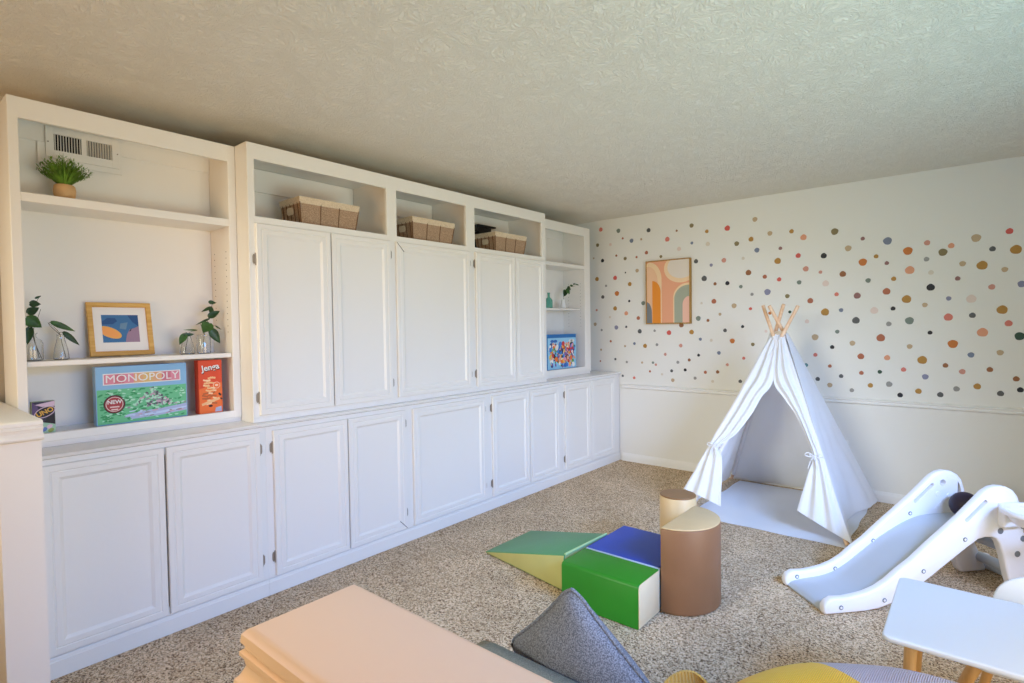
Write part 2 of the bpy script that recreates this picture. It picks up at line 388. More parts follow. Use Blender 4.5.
def base(label, y0, y1, stiles, doors):
    r = thing('base_cabinet', label, 'cabinet', (-.2, (y0 + y1) / 2, 0), 0, 'white base cabinets along the left wall')
    b = B(); box(b, XL + .01, -.028, y0 + .001, y1 - .001, .002, .872); obj('carcass', b, M['paint'], r, 0)
    face_frame(r, -.006, .02, y0 + .0005, y1 - .0005, .084, .872, stiles, [(y0 + .001, y1 - .001, .815, .872), (y0 + .001, y1 - .001, .084, .125)])
    b = B(); prism(b, [(-.0275, .001), (0, .001), (0, .066), (-.003, .070), (-.003, .078), (-.0055, .083), (-.0275, .0835)], 'y', y0 + .0005, y1 - .0005); obj('toe_board', b, M['paint'], r, 30)
    for a, c, hs, mi in doors: door(r, -.006, a, c, .096, .850, hs, BZ, mi)
base('white base cabinet with two panelled doors below the board game bookcase', -4.575, -3.645, [(-4.575, -4.50), (-3.70, -3.645)],
     [(-4.537, -4.1085, None, None), (-4.1045, -3.677, 'r', None)])
base('long white base cabinet with five doors below the tall closed cabinet', -3.645, -.995, [(-3.645, -3.58), (-2.76, -2.66), (-2.03, -1.90), (-1.06, -.995)],
     [(-3.611, -3.170, 'l', None), (-3.167, -2.748, 'r', 'br'), (-2.690, -2.004, 'r', None), (-1.930, -1.483, 'l', None), (-1.479, -1.062, 'r', None)])
base('white base cabinet with two narrow doors beside the dotted wall', -.995, -.004, [(-.995, -.94), (-.13, -.004)],
     [(-.979, -.558, 'l', None), (-.554, -.113, 'r', None)])
b = B(); prism(b, [(XL + .002, .8735), (.004, .8735), (.012, .876), (.018, .879), (.02, .884), (.02, .889), (.017, .8925), (.012, .8935), (XL + .002, .8935)], 'y', -4.5745, -.0035)
tag(obj('countertop', b, M['counter'], None, 30), 'long glossy white countertop running over all the base cabinets', 'countertop')

# tall closed cabinet with three cubbies above
TX, BT, ZP = -.03, 2.315, .8945
r = thing('wall_cabinet', 'tall white closed cabinet with five panelled doors and three basket cubbies', 'cabinet', (-.23, -2.44, ZP))
Y0, Y1 = -3.69, -1.19
b = B()
box(b, XC + .002, TX - .0201, Y0, Y0 + .018, ZP, BT); box(b, XC + .002, TX - .0201, Y1 - .018, Y1, ZP, BT)
box(b, XC + .002, TX - .0201, Y0 + .018, Y1 - .018, BT - .018, BT)
for y in (-2.796, -2.096): box(b, XC + .02, TX - .0201, y - .01, y + .01, ZP, BT - .018)
obj('carcass', b, M['paint'], r, 0)
b = B(); box(b, XC + .002, XC + .014, Y0 + .018, Y1 - .018, ZP, BT - .018); obj('back_panel', b, M['paint'], r, 0)
b = B()
for a, c in ((-3.672, -2.806), (-2.786, -2.106), (-2.086, -1.208)): box(b, XC + .014, XC + .03, a, c - .03, 2.165, BT - .02, .002, 1)
obj('back_cleat', b, M['paint'], r)
b = B(); box(b, XC + .014, TX - .0201, Y0 + .019, Y1 - .019, 1.925, 1.946); obj('cubby_shelf', b, M['paint'], r, 0)
face_frame(r, TX, .02, Y0, Y1, .918, BT, [(Y0, -3.654), (-2.834, -2.758), (-2.138, -2.05), (-1.243, Y1)],
           [(Y0, Y1, 2.234, BT), (Y0, Y1, 1.885, 1.947), (Y0, Y1, .918, .955)])
b = B(); box(b, TX - .03, TX - .004, Y0 + .0005, Y1 - .0005, ZP, .9175, .001, 1); obj('plinth', b, M['paint'], r, 30)
TZ = (1.826, 1.026)
for a, c, hs, hz, mi in ((-3.661, -3.236, 'l', (1.728, 1.022), None), (-3.233, -2.818, 'r', TZ, None), (-2.779, -2.115, 'r', TZ, 'tl'), (-2.060, -1.613, 'l', TZ, None), (-1.610, -1.232, 'r', TZ, None)):
    door(r, TX, a, c, .931, 1.910, hs, hz, mi)

def bookcase(label, y0, y1, oy0, oy1, shelves, back, rail):
    """open case: face frame at X=-.16, opening from oy0 to oy1"""
    X = -.16
    r = thing('open_bookcase', label, 'bookcase', (-.3, (y0 + y1) / 2, ZP))
    b = B(); box(b, XC + .002, X - .0201, y0, oy0 - .002, ZP, BT); box(b, XC + .002, X - .0201, oy1 + .002, y1, ZP, BT)
    box(b, XC + .002, X - .0201, oy0 - .002, oy1 + .002, BT - .02, BT)
    for xx in (-.21, -.35):
        for k in range(14): tube(b, [(xx, oy1 + .0025, 1.36 + k * .032), (xx, oy1 + .0012, 1.36 + k * .032)], .0025, 8, 1)
    obj('side_panel', b, [M['paint'], M['gap']], r, 0)
    b = B(); box(b, XC + .002, back, oy0 - .001, oy1 + .001, ZP, BT - .02); box(b, back, back + .008, oy0 - .001, oy1 + .001, 2.212, BT - .02, .002, 1)
    obj('back_panel', b, M['paint'], r, 30)
    face_frame(r, X, .02, y0, y1, .918, BT, [(y0, oy0), (oy1, y1)], [(y0, y1, 2.232, BT), (y0, y1, .918, rail)])
    b = B(); box(b, back, X - .0201, oy0 - .001, oy1 + .001, .925, rail - .006); obj('bottom_shelf', b, M['counter'], r, 0)
    b = B(); box(b, X - .05, X - .008, y0 + .001, y1 - .001, ZP, .9175); obj('plinth', b, M['paint'], r, 0)
    for x, z0, z1, n, ya, yb in shelves:
        b = B(); box(b, back + .001, x, ya, yb, z0, z1, .002, 1); obj(n, b, M['paint'], r, 30)
    return r
bookcase('open white bookcase with board games, plants and framed picture, left of the tall cabinet', -4.571, -3.6915, -4.538, -3.729,
         [(-.1605, 1.901, 1.938, 'shelf', -4.538, -3.729), (-.170, 1.230, 1.2515, 'shelf', -4.537, -3.731)], -.392, .953)
bookcase('narrow open white bookcase right of the tall cabinet, beside the dotted wall', -1.1885, -.285, -1.15, -.385,
         [(-.1605, 1.912, 1.945, 'shelf', -1.15, -.385), (-.210, 1.514, 1.530, 'shelf', -1.149, -.386)], -.414, .966)
# ------------------------------------------------------------------ things on the shelves
def air_vent():
    x = -.384
    r = thing('air_vent', 'white return air grille on the bookcase back, behind the grassy potted plant', 'vent', (x, -4.28, 2.2))
    b = B(); box(b, x, x + .004, -4.443, -4.127, 2.122, 2.2115, .001, 1); obj('backing_plate', b, M['paint'], r, 30)
    x += .0045
    b = B(); y0, y1, z0, z1 = -4.415, -4.140, 2.147, 2.283
    ga, gb = (-4.386, -4.286), (-4.268, -4.169)
    box(b, x, x + .010, y0, ga[0], z0, z1, .001, 1); box(b, x, x + .010, gb[1], y1, z0, z1, .001, 1); box(b, x, x + .010, ga[1], gb[0], z0, z1)
    box(b, x, x + .010, ga[0], ga[1], z0, 2.182); box(b, x, x + .010, gb[0], gb[1], z0, 2.182)
    box(b, x, x + .010, ga[0], ga[1], 2.254, z1); box(b, x, x + .010, gb[0], gb[1], 2.254, z1)
    for a, c, t in ((ga[0], ga[1], -.5), (gb[0], gb[1], .5)):
        for k in range(10):
            yy = a + (c - a) * (k + .5) / 10
            box(b, -.0045, .0045, -.0007, .0007, -.036, .036, mx=Matrix.Translation((x + .005, yy, 2.218)) @ Matrix.Rotation(t, 4, 'Z'))
    obj('grille', b, M['paint'], r, 0)
    b = B(); box(b, x - .0003, x + .0006, ga[0] - .001, gb[1] + .001, 2.18, 2.256); obj('duct_opening', b, M['duct'], r, 0)
    for y in (y0 + .008, y1 - .008):
        b = B(); tube(b, [(x + .0098, y, 2.215), (x + .012, y, 2.215)], .003, 10); obj('screw', b, M['nickel'], r)
air_vent()

# grassy plant
c = (-.262, -4.376, 1.9385)
r = thing('potted_plant', 'bushy green grass plant in tan pot on the top shelf', 'plant', c)
b = B(); lathe(b, [(0, 0), (.027, 0), (.033, .006), (.039, .030), (.040, .048), (.037, .066), (.033, .070), (.032, .062), (0, .060)], c); obj('pot', b, M['terracotta'], r)
b = B(); lathe(b, [(.0318, .0605), (.02, .064), (0, .066)], c, 20); obj('soil', b, M['gap'], r)
b = B(); rg = random.Random(3)
for k in range(330):
    a = rg.uniform(0, 2 * PI); sp = rg.random() ** .7 * .72; l = rg.uniform(.07, .140) * (1.1 - .25 * sp)
    o = Vector((c[0] + .022 * math.cos(a) * sp, c[1] + .022 * math.sin(a) * sp, c[2] + .062))
    d = Vector((math.cos(a) * sp * .8, math.sin(a) * sp * .95, 1)).normalized(); w = Vector((-math.sin(a), math.cos(a), 0)) * rg.uniform(.0022, .0042)
    t = B(); prev = None
    for i in range(5):
        f = i / 4; p = o + d * l * f + Vector((math.cos(a), math.sin(a), -1.1)) * sp * l * .35 * f * f
        ww = w * (1 - f ** 2 * .9); q = (t.verts.new(p - ww), t.verts.new(p + ww))
        if prev: t.faces.new((prev[0], prev[1], q[1], q[0]))
        prev = q
    # side leaflets
    for i in range(4):
        f = .35 + .17 * i; p = o + d * l * f + Vector((math.cos(a), math.sin(a), -1.1)) * sp * l * .35 * f * f
        s = w.normalized() * rg.choice((-1, 1)) * .015 + d * .013
        n = d.cross(s).normalized() * .002
        t.faces.new((t.verts.new(p - d * .0022), t.verts.new(p + s * .55 + n), t.verts.new(p + s), t.verts.new(p + s * .55 - n + d * .002)))
    merge(b, t)
obj('foliage', b, M['frond'], r, 0)

def heart_leaf(bm, p, tip, nrm, w, mi=0, curl=.15):
    """leaf blade from stalk end p to tip"""
    p, tip = Vector(p), Vector(tip); ax = tip - p; L = ax.length; ax.normalize(); nrm = Vector(nrm); sd = ax.cross(nrm).normalized(); nn = sd.cross(ax)
    prof = [(0, .02), (-.06, .30), (.02, .62), (.14, .86), (.3, 1.0), (.5, .88), (.7, .6), (.86, .3), (1, 0)]
    t = B(); rows = []
    for f, ww in prof:
        row = []
        for s in (-1, -.5, 0, .5, 1):
            h = -curl * L * (f - .3) ** 2 + .10 * w * s * s
            row.append(t.verts.new(p + ax * (L * max(f, 0 if s == 0 else f)) + sd * (s * ww * w / 2) + nn * h))
        rows.append(row)
    for a, c in zip(rows, rows[1:]):
        for k in range(4):
            try: t.faces.new((a[k], a[k + 1], c[k + 1], c[k]))
            except ValueError: pass
    merge(bm, t, mi)
def vase(name, label, c, prof, stems, leaves, group, mat_=None, th=.0018):
    r = thing(name, label, 'vase', c, 0, group)
    inner = [(max(0, q - th), z) for q, z in prof[::-1]]; inner[-1] = (0, prof[0][1] + .004); inner = [(q, max(z, prof[0][1] + .004)) for q, z in inner]
    b = B(); lathe(b, prof + inner, c, 28); obj('bottle', b, mat_ or M['glass'], r)
    X = c[0]
    if stems:
        b = B()
        for s in stems: tube(b, smooth_path(s, 16), .0013, 6, r2=.0008)
        obj('stem', b, M['stem'], r)
    for p, t, w, dk in leaves:
        b = B(); heart_leaf(b, p, t, (1, -.35, .25), w); o = obj('leaf', b, M['leaf_dark' if dk else 'leaf'], r, 60, solid=.0006)
    return r
zs = 1.252
bott = [(0, 0), (.026, 0), (.034, .004), (.035, .012), (.035, .072), (.030, .086), (.015, .096), (.0125, .102), (.0125, .112), (.017, .115), (.017, .118)]
x = -.262
vase('glass_vase', 'clear glass bottle vase with big heart leaves at the left end of the shelf', (x, -4.502, zs), bott,
     [[(x, -4.474, zs + .008), (x, -4.495, 1.33), (x, -4.501, 1.372), (x, -4.505, 1.43), (x, -4.488, 1.49), (x, -4.475, 1.522)],
      [(x, -4.482, zs + .010), (x, -4.498, 1.37), (x + .01, -4.487, 1.42), (x + .01, -4.473, 1.47)], [(x, -4.500, 1.37), (x + .02, -4.515, 1.38), (x + .02, -4.520, 1.372)]],
     [((x + .012, -4.521, 1.432), (x + .022, -4.474, 1.392), .052, 0), ((x + .02, -4.512, 1.392), (x + .03, -4.524, 1.322), .034, 1), ((x, -4.514, 1.452), (x + .01, -4.478, 1.476), .036, 1),
      ((x, -4.506, 1.492), (x + .01, -4.472, 1.490), .032, 1), ((x, -4.488, 1.515), (x, -4.468, 1.527), .010, 1)], 'propagated cuttings in glass vases')
flask = [(0, 0), (.024, 0), (.028, .003), (.028, .010), (.024, .045), (.016, .080), (.0135, .092), (.0135, .106), (.016, .108)]
vase('glass_vase', 'small clear flask vase with a drooping vine, left of the framed picture', (x, -4.408, zs), flask,
     [[(x, -4.392, zs + .008), (x, -4.404, 1.32), (x, -4.410, 1.362), (x + .005, -4.43, 1.392), (x + .01, -4.452, 1.412)],
      [(x, -4.410, 1.36), (x + .005, -4.44, 1.395), (x + .01, -4.448, 1.41), (x + .02, -4.437, 1.417)], [(x, -4.412, 1.37), (x, -4.395, 1.372)]],
     [((x + .02, -4.440, 1.414), (x + .03, -4.362, 1.374), .026, 0), ((x + .01, -4.398, 1.370), (x + .02, -4.347, 1.312), .024, 1)], 'propagated cuttings in glass vases')
cone = [(0, 0), (.030, 0), (.034, .004), (.033, .012), (.026, .050), (.017, .082), (.0155, .094), (.018, .097)]
vase('glass_vase', 'clear conical glass vase with a low leafy sprig, beside the framed picture', (x, -3.905, zs), cone,
     [[(x, -3.918, zs + .008), (x, -3.903, 1.33), (x, -3.900, 1.352), (x, -3.885, 1.365), (x, -3.86, 1.37)], [(x, -3.90, 1.35), (x, -3.91, 1.362), (x + .01, -3.925, 1.350)]],
     [((x + .01, -3.918, 1.352), (x + .02, -3.948, 1.302), .034, 0), ((x + .01, -3.925, 1.348), (x + .02, -3.878, 1.352), .020, 1), ((x, -3.86, 1.372), (x, -3.92, 1.375), .008, 0)], 'propagated cuttings in glass vases')
jar = [(0, 0), (.028, 0), (.032, .004), (.032, .085), (.030, .090), (.030, .094), (.032, .096)]
vase('glass_vase', 'straight clear glass jar with the tallest leafy cutting, at the shelf right end', (x, -3.828, zs), jar,
     [[(x, -3.835, zs + .008), (x, -3.825, 1.34), (x, -3.812, 1.40), (x, -3.795, 1.46), (x, -3.780, 1.51)], [(x, -3.812, 1.39), (x, -3.77, 1.395), (x, -3.745, 1.376)],
      [(x, -3.826, 1.35), (x, -3.84, 1.40), (x, -3.85, 1.41)]],
     [((x + .01, -3.802, 1.405), (x + .03, -3.842, 1.358), .060, 0), ((x + .02, -3.800, 1.375), (x + .03, -3.760, 1.302), .046, 1), ((x, -3.798, 1.430), (x, -3.862, 1.400), .012, 1),
      ((x, -3.785, 1.490), (x + .01, -3.838, 1.466), .018, 1), ((x, -3.795, 1.478), (x + .01, -3.778, 1.470), .030, 1), ((x, -3.800, 1.440), (x + .02, -3.752, 1.470), .036, 1), ((x, -3.798, 1.516), (x, -3.762, 1.512), .022, 1),
      ((x, -3.768, 1.392), (x, -3.738, 1.372), .008, 1)], 'propagated cuttings in glass vases')

# leaning framed picture
def frame_ring(bm, w, h, bar, d, mx, mi=0):
    t = B(); rings = []
    for i, z in ((0, 0), (0, d - .002), (.002, d), (bar - .002, d), (bar, d - .002), (bar, 0)):
        rings.append([t.verts.new(p) for p in ((-w / 2 + i, -h / 2 + i, z), (w / 2 - i, -h / 2 + i, z), (w / 2 - i, h / 2 - i, z), (-w / 2 + i, h / 2 - i, z))])
    for a, c in zip(rings, rings[1:] + rings[:1]):
        for k in range(4): t.faces.new((a[k], a[(k + 1) % 4], c[(k + 1) % 4], c[k]))
    bmesh.ops.recalc_face_normals(t, faces=t.faces)
    merge(bm, t, mi, mx)
r = thing('picture_frame', 'small oak framed blue and orange abstract print leaning on the bookcase shelf', 'picture', (-.33, -4.165, 1.252))
w, h = .258, .254; mx = face_px(-.345, -4.165, 1.2535 + h / 2, .20)
b = B(); frame_ring(b, w, h, .021, .016, mx); obj('frame', b, M['oak'], r, 30)
b = B(); poly(b, [(-w / 2 + .002, -h / 2 + .002), (w / 2 - .002, -h / 2 + .002), (w / 2 - .002, h / 2 - .002), (-w / 2 + .002, h / 2 - .002)], .004, mx=mx); obj('mat_board', b, M['card'], r, 0)
b = B(); pm = mx @ Matrix.Translation((0, .003, .0042)); pw, ph = .074, .066
cols = [flat('print_blue', 62, 116, 168), flat('print_navy', 40, 84, 140), flat('print_orange', 246, 168, 92), flat('print_yellow', 236, 180, 96), flat('print_mauve', 160, 132, 156), flat('print_haze', 106, 142, 172), flat('print_ink', 40, 44, 74)]
poly(b, [(-pw, -ph), (pw, -ph), (pw, ph), (-pw, ph)], .0004, 0, pm)
def clip(pts): return [(max(-pw, min(pw, a)), max(-ph, min(ph, c))) for a, c in pts]
U = pm @ Matrix.Translation((0, 0, .0004))
poly(b, clip([(-pw, ph * .5), (-pw, .02), (-.03, .022), (-.012, .036), (-.02, .05), (-.05, .052)]), .0002, 1, U)
poly(b, clip([(.03, ph), (pw, ph), (pw, .01), (.05, .03)]), .0002, 1, U)
poly(b, clip([(-.005, .0), (.02, -.005), (.03, .03), (.0, .025)]), .0002, 5, U)
poly(b, clip(ell(-.045, -.018, .05, .024, 24, rot=-.45)), .0003, 3, U)
poly(b, clip(ell(-.047, -.018, .044, .019, 24, rot=-.45)), .0005, 2, U)
poly(b, clip([(.015, -ph), (pw, -ph), (pw, .012), (.06, .004), (.035, -.005), (.022, -.03)]), .0003, 4, U)
poly(b, [(.032, -.015), (.044, .004), (.040, -.012)], .0005, 6, U)
obj('print', b, cols, r, 0)

# game boxes
def game_box(name, label, cat, y0, y1, z0, z1, xf, d, sidem):
    r = thing(name, label, cat, (xf - d / 2, (y0 + y1) / 2, z0))
    b = B(); box(b, xf - d, xf, y0, y1, z0, z1, .0015, 1); obj('box', b, sidem, r, 30)
    w, h = y1 - y0, z1 - z0
    return r, w, h, face_px(xf + .0003, (y0 + y1) / 2, (z0 + z1) / 2)
ZF = .9478
r, w, h, mx = game_box('board_game_box', 'large green and blue property trading board game box with banner title', 'board game', -4.300, -3.928, ZF, 1.212, -.222, .045, flat('box_blue', 150, 190, 226))
b = B(); poly(b, [(-w / 2 + .003, -h / 2 + .003), (w / 2 - .003, -h / 2 + .003), (w / 2 - .003, h / 2 - .003), (-w / 2 + .003, h / 2 - .003)], .0004, 0, mx)
U = mx @ Matrix.Translation((0, 0, .0004)); rg = random.Random(11)
gm = [flat('box_sky', 140, 188, 224), flat('lawn_green', 110, 196, 142), flat('lawn_dark', 60, 156, 96), flat('lawn_pale', 180, 226, 198), flat('road_lavender', 176, 186, 220), flat('token_grey', 148, 148, 152), flat('token_dark', 88, 92, 96), flat('token_pink', 206, 166, 184), flat('road_blue', 198, 214, 240)]
hw, hh = w / 2 - .004, h / 2 - .004
poly(b, [(-hw, -hh), (hw, -hh), (hw, .028), (-hw, .028)], .0002, 1, U)
V = U @ Matrix.Translation((0, 0, .0002))
for k in range(260):
    a, c = rg.uniform(-hw + .012, hw - .012), rg.uniform(-hh + .01, .022); s = rg.uniform(.003, .008)
    poly(b, ell(a, c, s * rg.uniform(1, 1.8), s * .6, 7, rot=rg.uniform(-.5, .5)), .00012 + .000002 * k, rg.choice((2, 2, 3)), V)
W_ = U @ Matrix.Translation((0, 0, .0007))
poly(b, [(-.07, -.092), (.0, -.084), (.08, -.078), (hw, -.066), (hw, -.100), (.06, -.112), (-.05, -.116)], .0002, 4, W_); poly(b, [(-.02, -.100), (.07, -.092), (hw, -.080), (hw, -.086), (.08, -.102), (-.02, -.108)], .0003, 8, W_)
for k in range(40): poly(b, ell(rg.uniform(-.07, hw - .02), rg.uniform(-.108, -.078), rg.uniform(.006, .016), .003, 8, rot=.12), .00032 + .000002 * k, rg.choice((4, 8, 7, 5)), W_)
for k in range(150):
    t = rg.random(); a = .055 + rg.gauss(0, .045); c = -.062 + rg.random() * max(.005, .085 - abs(a - .035) * .95)
    s = rg.uniform(.004, .009); poly(b, ell(a, c, s, s * .6, 8, rot=rg.uniform(-1, 1)), .0003 + .000002 * k, rg.choice((5, 5, 6, 7, 3)), W_)
obj('lid_artwork', b, gm, r, 0)
b = B(); bw = .158; poly(b, [(-bw, .048), (bw, .048), (bw, .100), (-bw, .100)], .001, 0, mx)
seg = [1, 2, 1, 3, 4, 3, 2, 1]
for k in range(8):
    a0 = -bw + .004 + (2 * bw - .008) * k / 8; a1 = -bw + .004 + (2 * bw - .008) * (k + 1) / 8
    poly(b, [(a0, .052), (a1, .052), (a1, .096), (a0, .096)], .0013, seg[k], mx)
obj('title_banner', b, [M['card'], flat('banner_pink', 226, 142, 160), flat('banner_rose', 212, 120, 136), flat('banner_peach', 230, 176, 128), flat('banner_gold', 226, 190, 120)], r, 0)
t = text_bm('MONOPOLY', .052, .0004)
sx = (2 * bw - .018) / (max(v.co.x for v in t.verts) - min(v.co.x for v in t.verts))
bmesh.ops.transform(t, matrix=mx @ Matrix.Translation((0, .074, .0019)) @ Matrix.Diagonal((sx, .95, 1, 1)), verts=t.verts); o = obj('title_lettering', t, M['card'], r, 0)
o['label'] = 'white capital letters reading MONOPOLY'
b = B(); bc = (-.117, -.040)
poly(b, ell(*bc, .042, .042, 36), .0012, 0, mx); poly(b, ell(*bc, .039, .039, 36), .0015, 1, mx); poly(b, ell(*bc, .034, .034, 36), .0018, 2, mx); poly(b, ell(*bc, .031, .031, 36), .0021, 3, mx)
for a, c, l in ((-.117, -.052, .036), (-.117, -.064, .026)): poly(b, [(a - l / 2, c - .003), (a + l / 2, c - .003), (a + l / 2, c + .003), (a - l / 2, c + .003)], .0024, 2, mx)
obj('badge', b, [flat('badge_black', 40, 34, 34), flat('badge_dark', 120, 40, 44), flat('badge_cream', 236, 206, 200), flat('badge_red', 178, 62, 66)], r, 0)
t = text_bm('NEW', .024, .0003, bold=.0006); bmesh.ops.transform(t, matrix=mx @ Matrix.Translation((bc[0], bc[1] + .010, .0026)), verts=t.verts); obj('badge_lettering', t, M['card'], r, 0)

r, w, h, mx = game_box('block_stacking_game_box', 'tall orange red box of a wooden block stacking game', 'board game', -3.878, -3.764, ZF, 1.219, -.210, .05, flat('box_red', 214, 70, 36))
b = B(); hw, hh = w / 2 - .002, h / 2 - .002
poly(b, [(-hw, -hh), (hw, -hh), (hw, hh), (-hw, hh)], .0004, 0, mx)
poly(b, [(-hw, -hh), (hw, -hh), (hw, .02), (-hw, -.01)], .0006, 1, mx)
rg = random.Random(5)
for k in range(11):
    c = .045 - k * .013
    for q in range(3):
        a = rg.uniform(-.030, .018); l = rg.uniform(.018, .03); an = rg.uniform(-.35, .35)
        pts = [(a - l / 2, c - .004), (a + l / 2, c - .004), (a + l / 2, c + .004), (a - l / 2, c + .004)]
        pts = [(a + (u - a) * math.cos(an) - (v - c) * math.sin(an), c + (u - a) * math.sin(an) + (v - c) * math.cos(an)) for u, v in pts]
        poly(b, pts, .0008 + .00003 * (k * 3 + q), rg.choice((2, 2, 3, 4)), mx)
poly(b, ell(.028, .006, .017, .017, 28), .0022, 5, mx); poly(b, ell(.028, .006, .0145, .0145, 28), .0024, 1, mx); poly(b, ell(.028, .006, .009, .006, 6), .0026, 5, mx)
poly(b, [(-.045, -.083), (.04, -.056), (.042, -.068), (-.043, -.095)], .0022, 2, mx)
poly(b, ell(.043, -.042, .005, .009, 10, rot=.6), .0022, 6, mx); poly(b, ell(.05, -.065, .004, .006, 10, rot=.6), .0022, 6, mx); poly(b, ell(-.003, -.098, .010, .006, 10), .0022, 6, mx)
poly(b, [(.018, -hh + .004), (hw - .004, -hh + .004), (hw - .006, -hh + .030), (.022, -hh + .024)], .0022, 7, mx)
obj('front_artwork', b, [flat('front_red', 226, 78, 40), flat('front_orange', 240, 116, 52), flat('block_tan', 244, 190, 134), flat('block_brown', 190, 98, 48), flat('block_pale', 250, 212, 168), flat('ring_cream', 250, 206, 176), flat('front_black', 60, 24, 18), flat('logo_blue', 176, 184, 214)], r, 0)
for n_, dz, m_, dx in (('title_shadow', .0022, flat('title_shadow', 64, 22, 16), .0025), ('title_lettering', .0032, M['card'], 0)):
    t = text_bm('Jenga', .041, .0004, bold=.0008); bmesh.ops.transform(t, matrix=mx @ Matrix.Translation((dx, .098 - dx * 1.6, dz)) @ Matrix.Rotation(.14, 4, 'Z'), verts=t.verts)
    sx = .088 / .1; o = obj(n_, t, m_, r, 0)
    if n_ == 'title_lettering': o['label'] = 'slanting white letters reading Jenga'

r, w, h, mx = game_box('card_game_box', 'small black and multicoloured card game box at the left end of bottom shelf', 'card game', -4.522, -4.446, ZF, 1.083, -.206, .032, flat('side_green', 176, 190, 160))
b = B(); hw, hh = w / 2 - .001, h / 2 - .001
poly(b, [(-hw, -hh), (hw, -hh), (hw, hh), (-hw, hh)], .0004, 0, mx)
poly(b, [(-hw, -.02), (-.012, -.005), (-.02, .05), (-hw, hh)], .0006, 1, mx); poly(b, [(-.03, .055), (hw, hh), (hw, .045), (-.005, .045)], .0006, 2, mx)
poly(b, [(hw, -.03), (.0, -.022), (.012, .0), (hw, .012)], .0006, 3, mx); poly(b, [(-hw, -hh), (hw, -hh), (hw, -.032), (.0, -.02), (-hw, -.03)], .0006, 4, mx)
for a, c, q in ((.0, -.05, 5), (.018, -.04, 2), (.022, -.056, 6), (-.02, -.045, 6), (-.016, -.058, 2)): poly(b, ell(a, c, .011, .008, 12, rot=.6), .0009, q, mx)
poly(b, ell(.004, .022, .037, .021, 28, rot=.42), .0010, 2, mx); poly(b, ell(.004, .022, .034, .018, 28, rot=.42), .0013, 3, mx)
obj('front_artwork', b, [flat('uno_ink', 46, 40, 66), flat('uno_plum', 96, 74, 120), flat('uno_pink', 226, 196, 214), flat('uno_black', 30, 26, 34), flat('uno_mint', 168, 204, 178), flat('uno_blue', 92, 120, 186), flat('uno_olive', 150, 168, 90)], r, 0)
t = text_bm('UNO', .026, .0004, bold=.0008); bmesh.ops.transform(t, matrix=mx @ Matrix.Translation((.004, .022, .0018)) @ Matrix.Rotation(.42, 4, 'Z'), verts=t.verts); o = obj('title_lettering', t, flat('uno_yellow', 232, 178, 72), r, 0)
o['label'] = 'slanting yellow letters reading UNO'

# right bookcase things
c = (-.285, -.806, 1.5305)
b = B(); pr = [(0, 0), (.030, 0), (.036, .005), (.037, .02), (.036, .070), (.030, .086), (.014, .100), (.011, .108), (.011, .136), (.014, .139), (.014, .145)]
lathe(b, pr + [(.009, .144), (.009, .108), (.028, .08), (.033, .06), (.033, .01), (0, .008)], c, 28)
o = obj('glass_bottle', b, M['aqua'], None); tag(o, 'pale aqua green glass bottle on the thin shelf by the tall cabinet edge', 'bottle')
c = (-.285, -.575, 1.5305); x = c[0]
vase('bud_vase', 'small white bud vase with a leaning leafy twig on the thin shelf', c, [(0, 0), (.022, 0), (.027, .006), (.027, .03), (.020, .06), (.016, .085), (.019, .09)],
     [[(x, -.575, 1.56), (x + .01, -.570, 1.66), (x + .03, -.555, 1.72), (x + .06, -.505, 1.755), (x + .085, -.452, 1.766)], [(x + .045, -.535, 1.742), (x + .07, -.50, 1.742), (x + .08, -.48, 1.748)]],
     [((x + .02, -.560, 1.705), (x + .03, -.605, 1.645), .055, 1), ((x + .03, -.560, 1.718), (x + .045, -.525, 1.670), .055, 0), ((x + .035, -.550, 1.735), (x + .05, -.515, 1.712), .045, 1), ((x + .055, -.53, 1.752), (x + .065, -.49, 1.750), .022, 1), ((x + .07, -.50, 1.766), (x + .08, -.465, 1.770), .016, 1), ((x + .08, -.475, 1.766), (x + .09, -.425, 1.758), .014, 1)], 'bud vases on the thin shelf', M['trim'])
r, w, h, mx = game_box('toy_box', 'bright blue topped toy box with colourful collage on the narrow bookcase', 'toy', -.915, -.448, .9610, 1.287, -.225, .10, flat('toy_blue', 52, 132, 196))
b = B(); hw, hh = w / 2 - .003, h / 2 - .003; rg = random.Random(21)
poly(b, [(-hw, -hh), (hw, -hh), (hw, hh - .03), (-hw, hh - .03)], .0004, 0, mx)
poly(b, [(-hw, hh - .028), (hw, hh - .028), (hw, hh), (-hw, hh)], .0008, 1, mx)
tc = [(210, 60, 66), (60, 130, 210), (236, 232, 226), (40, 40, 60), (244, 190, 60), (240, 120, 50), (52, 110, 190), (230, 150, 170), (90, 160, 90), (244, 240, 236), (52, 44, 50), (230, 170, 140), (120, 190, 220), (130, 90, 160), (60, 70, 130)]
for k in range(280):
    a = rg.uniform(-hw + .03, hw - .03); c_ = rg.uniform(-hh + .028, hh - .085) ; s = rg.uniform(.010, .027)
    poly(b, ell(a, c_, s, s * rg.uniform(.5, 1), 10, rot=rg.uniform(0, 3)), (.0006 + .000004 * k), 2 + rg.randrange(len(tc)), mx)
for a in (-.16, -.11, .14, .17): poly(b, ell(a, hh - .06, .03, .014, 14), .0007, 2 + 6 if a < 0 else 2 + 9, mx)
obj('front_artwork', b, [flat('toy_sky', 150, 204, 232), flat('toy_band', 36, 112, 178)] + [flat('toy_c%d' % i, *q) for i, q in enumerate(tc)], r, 0)

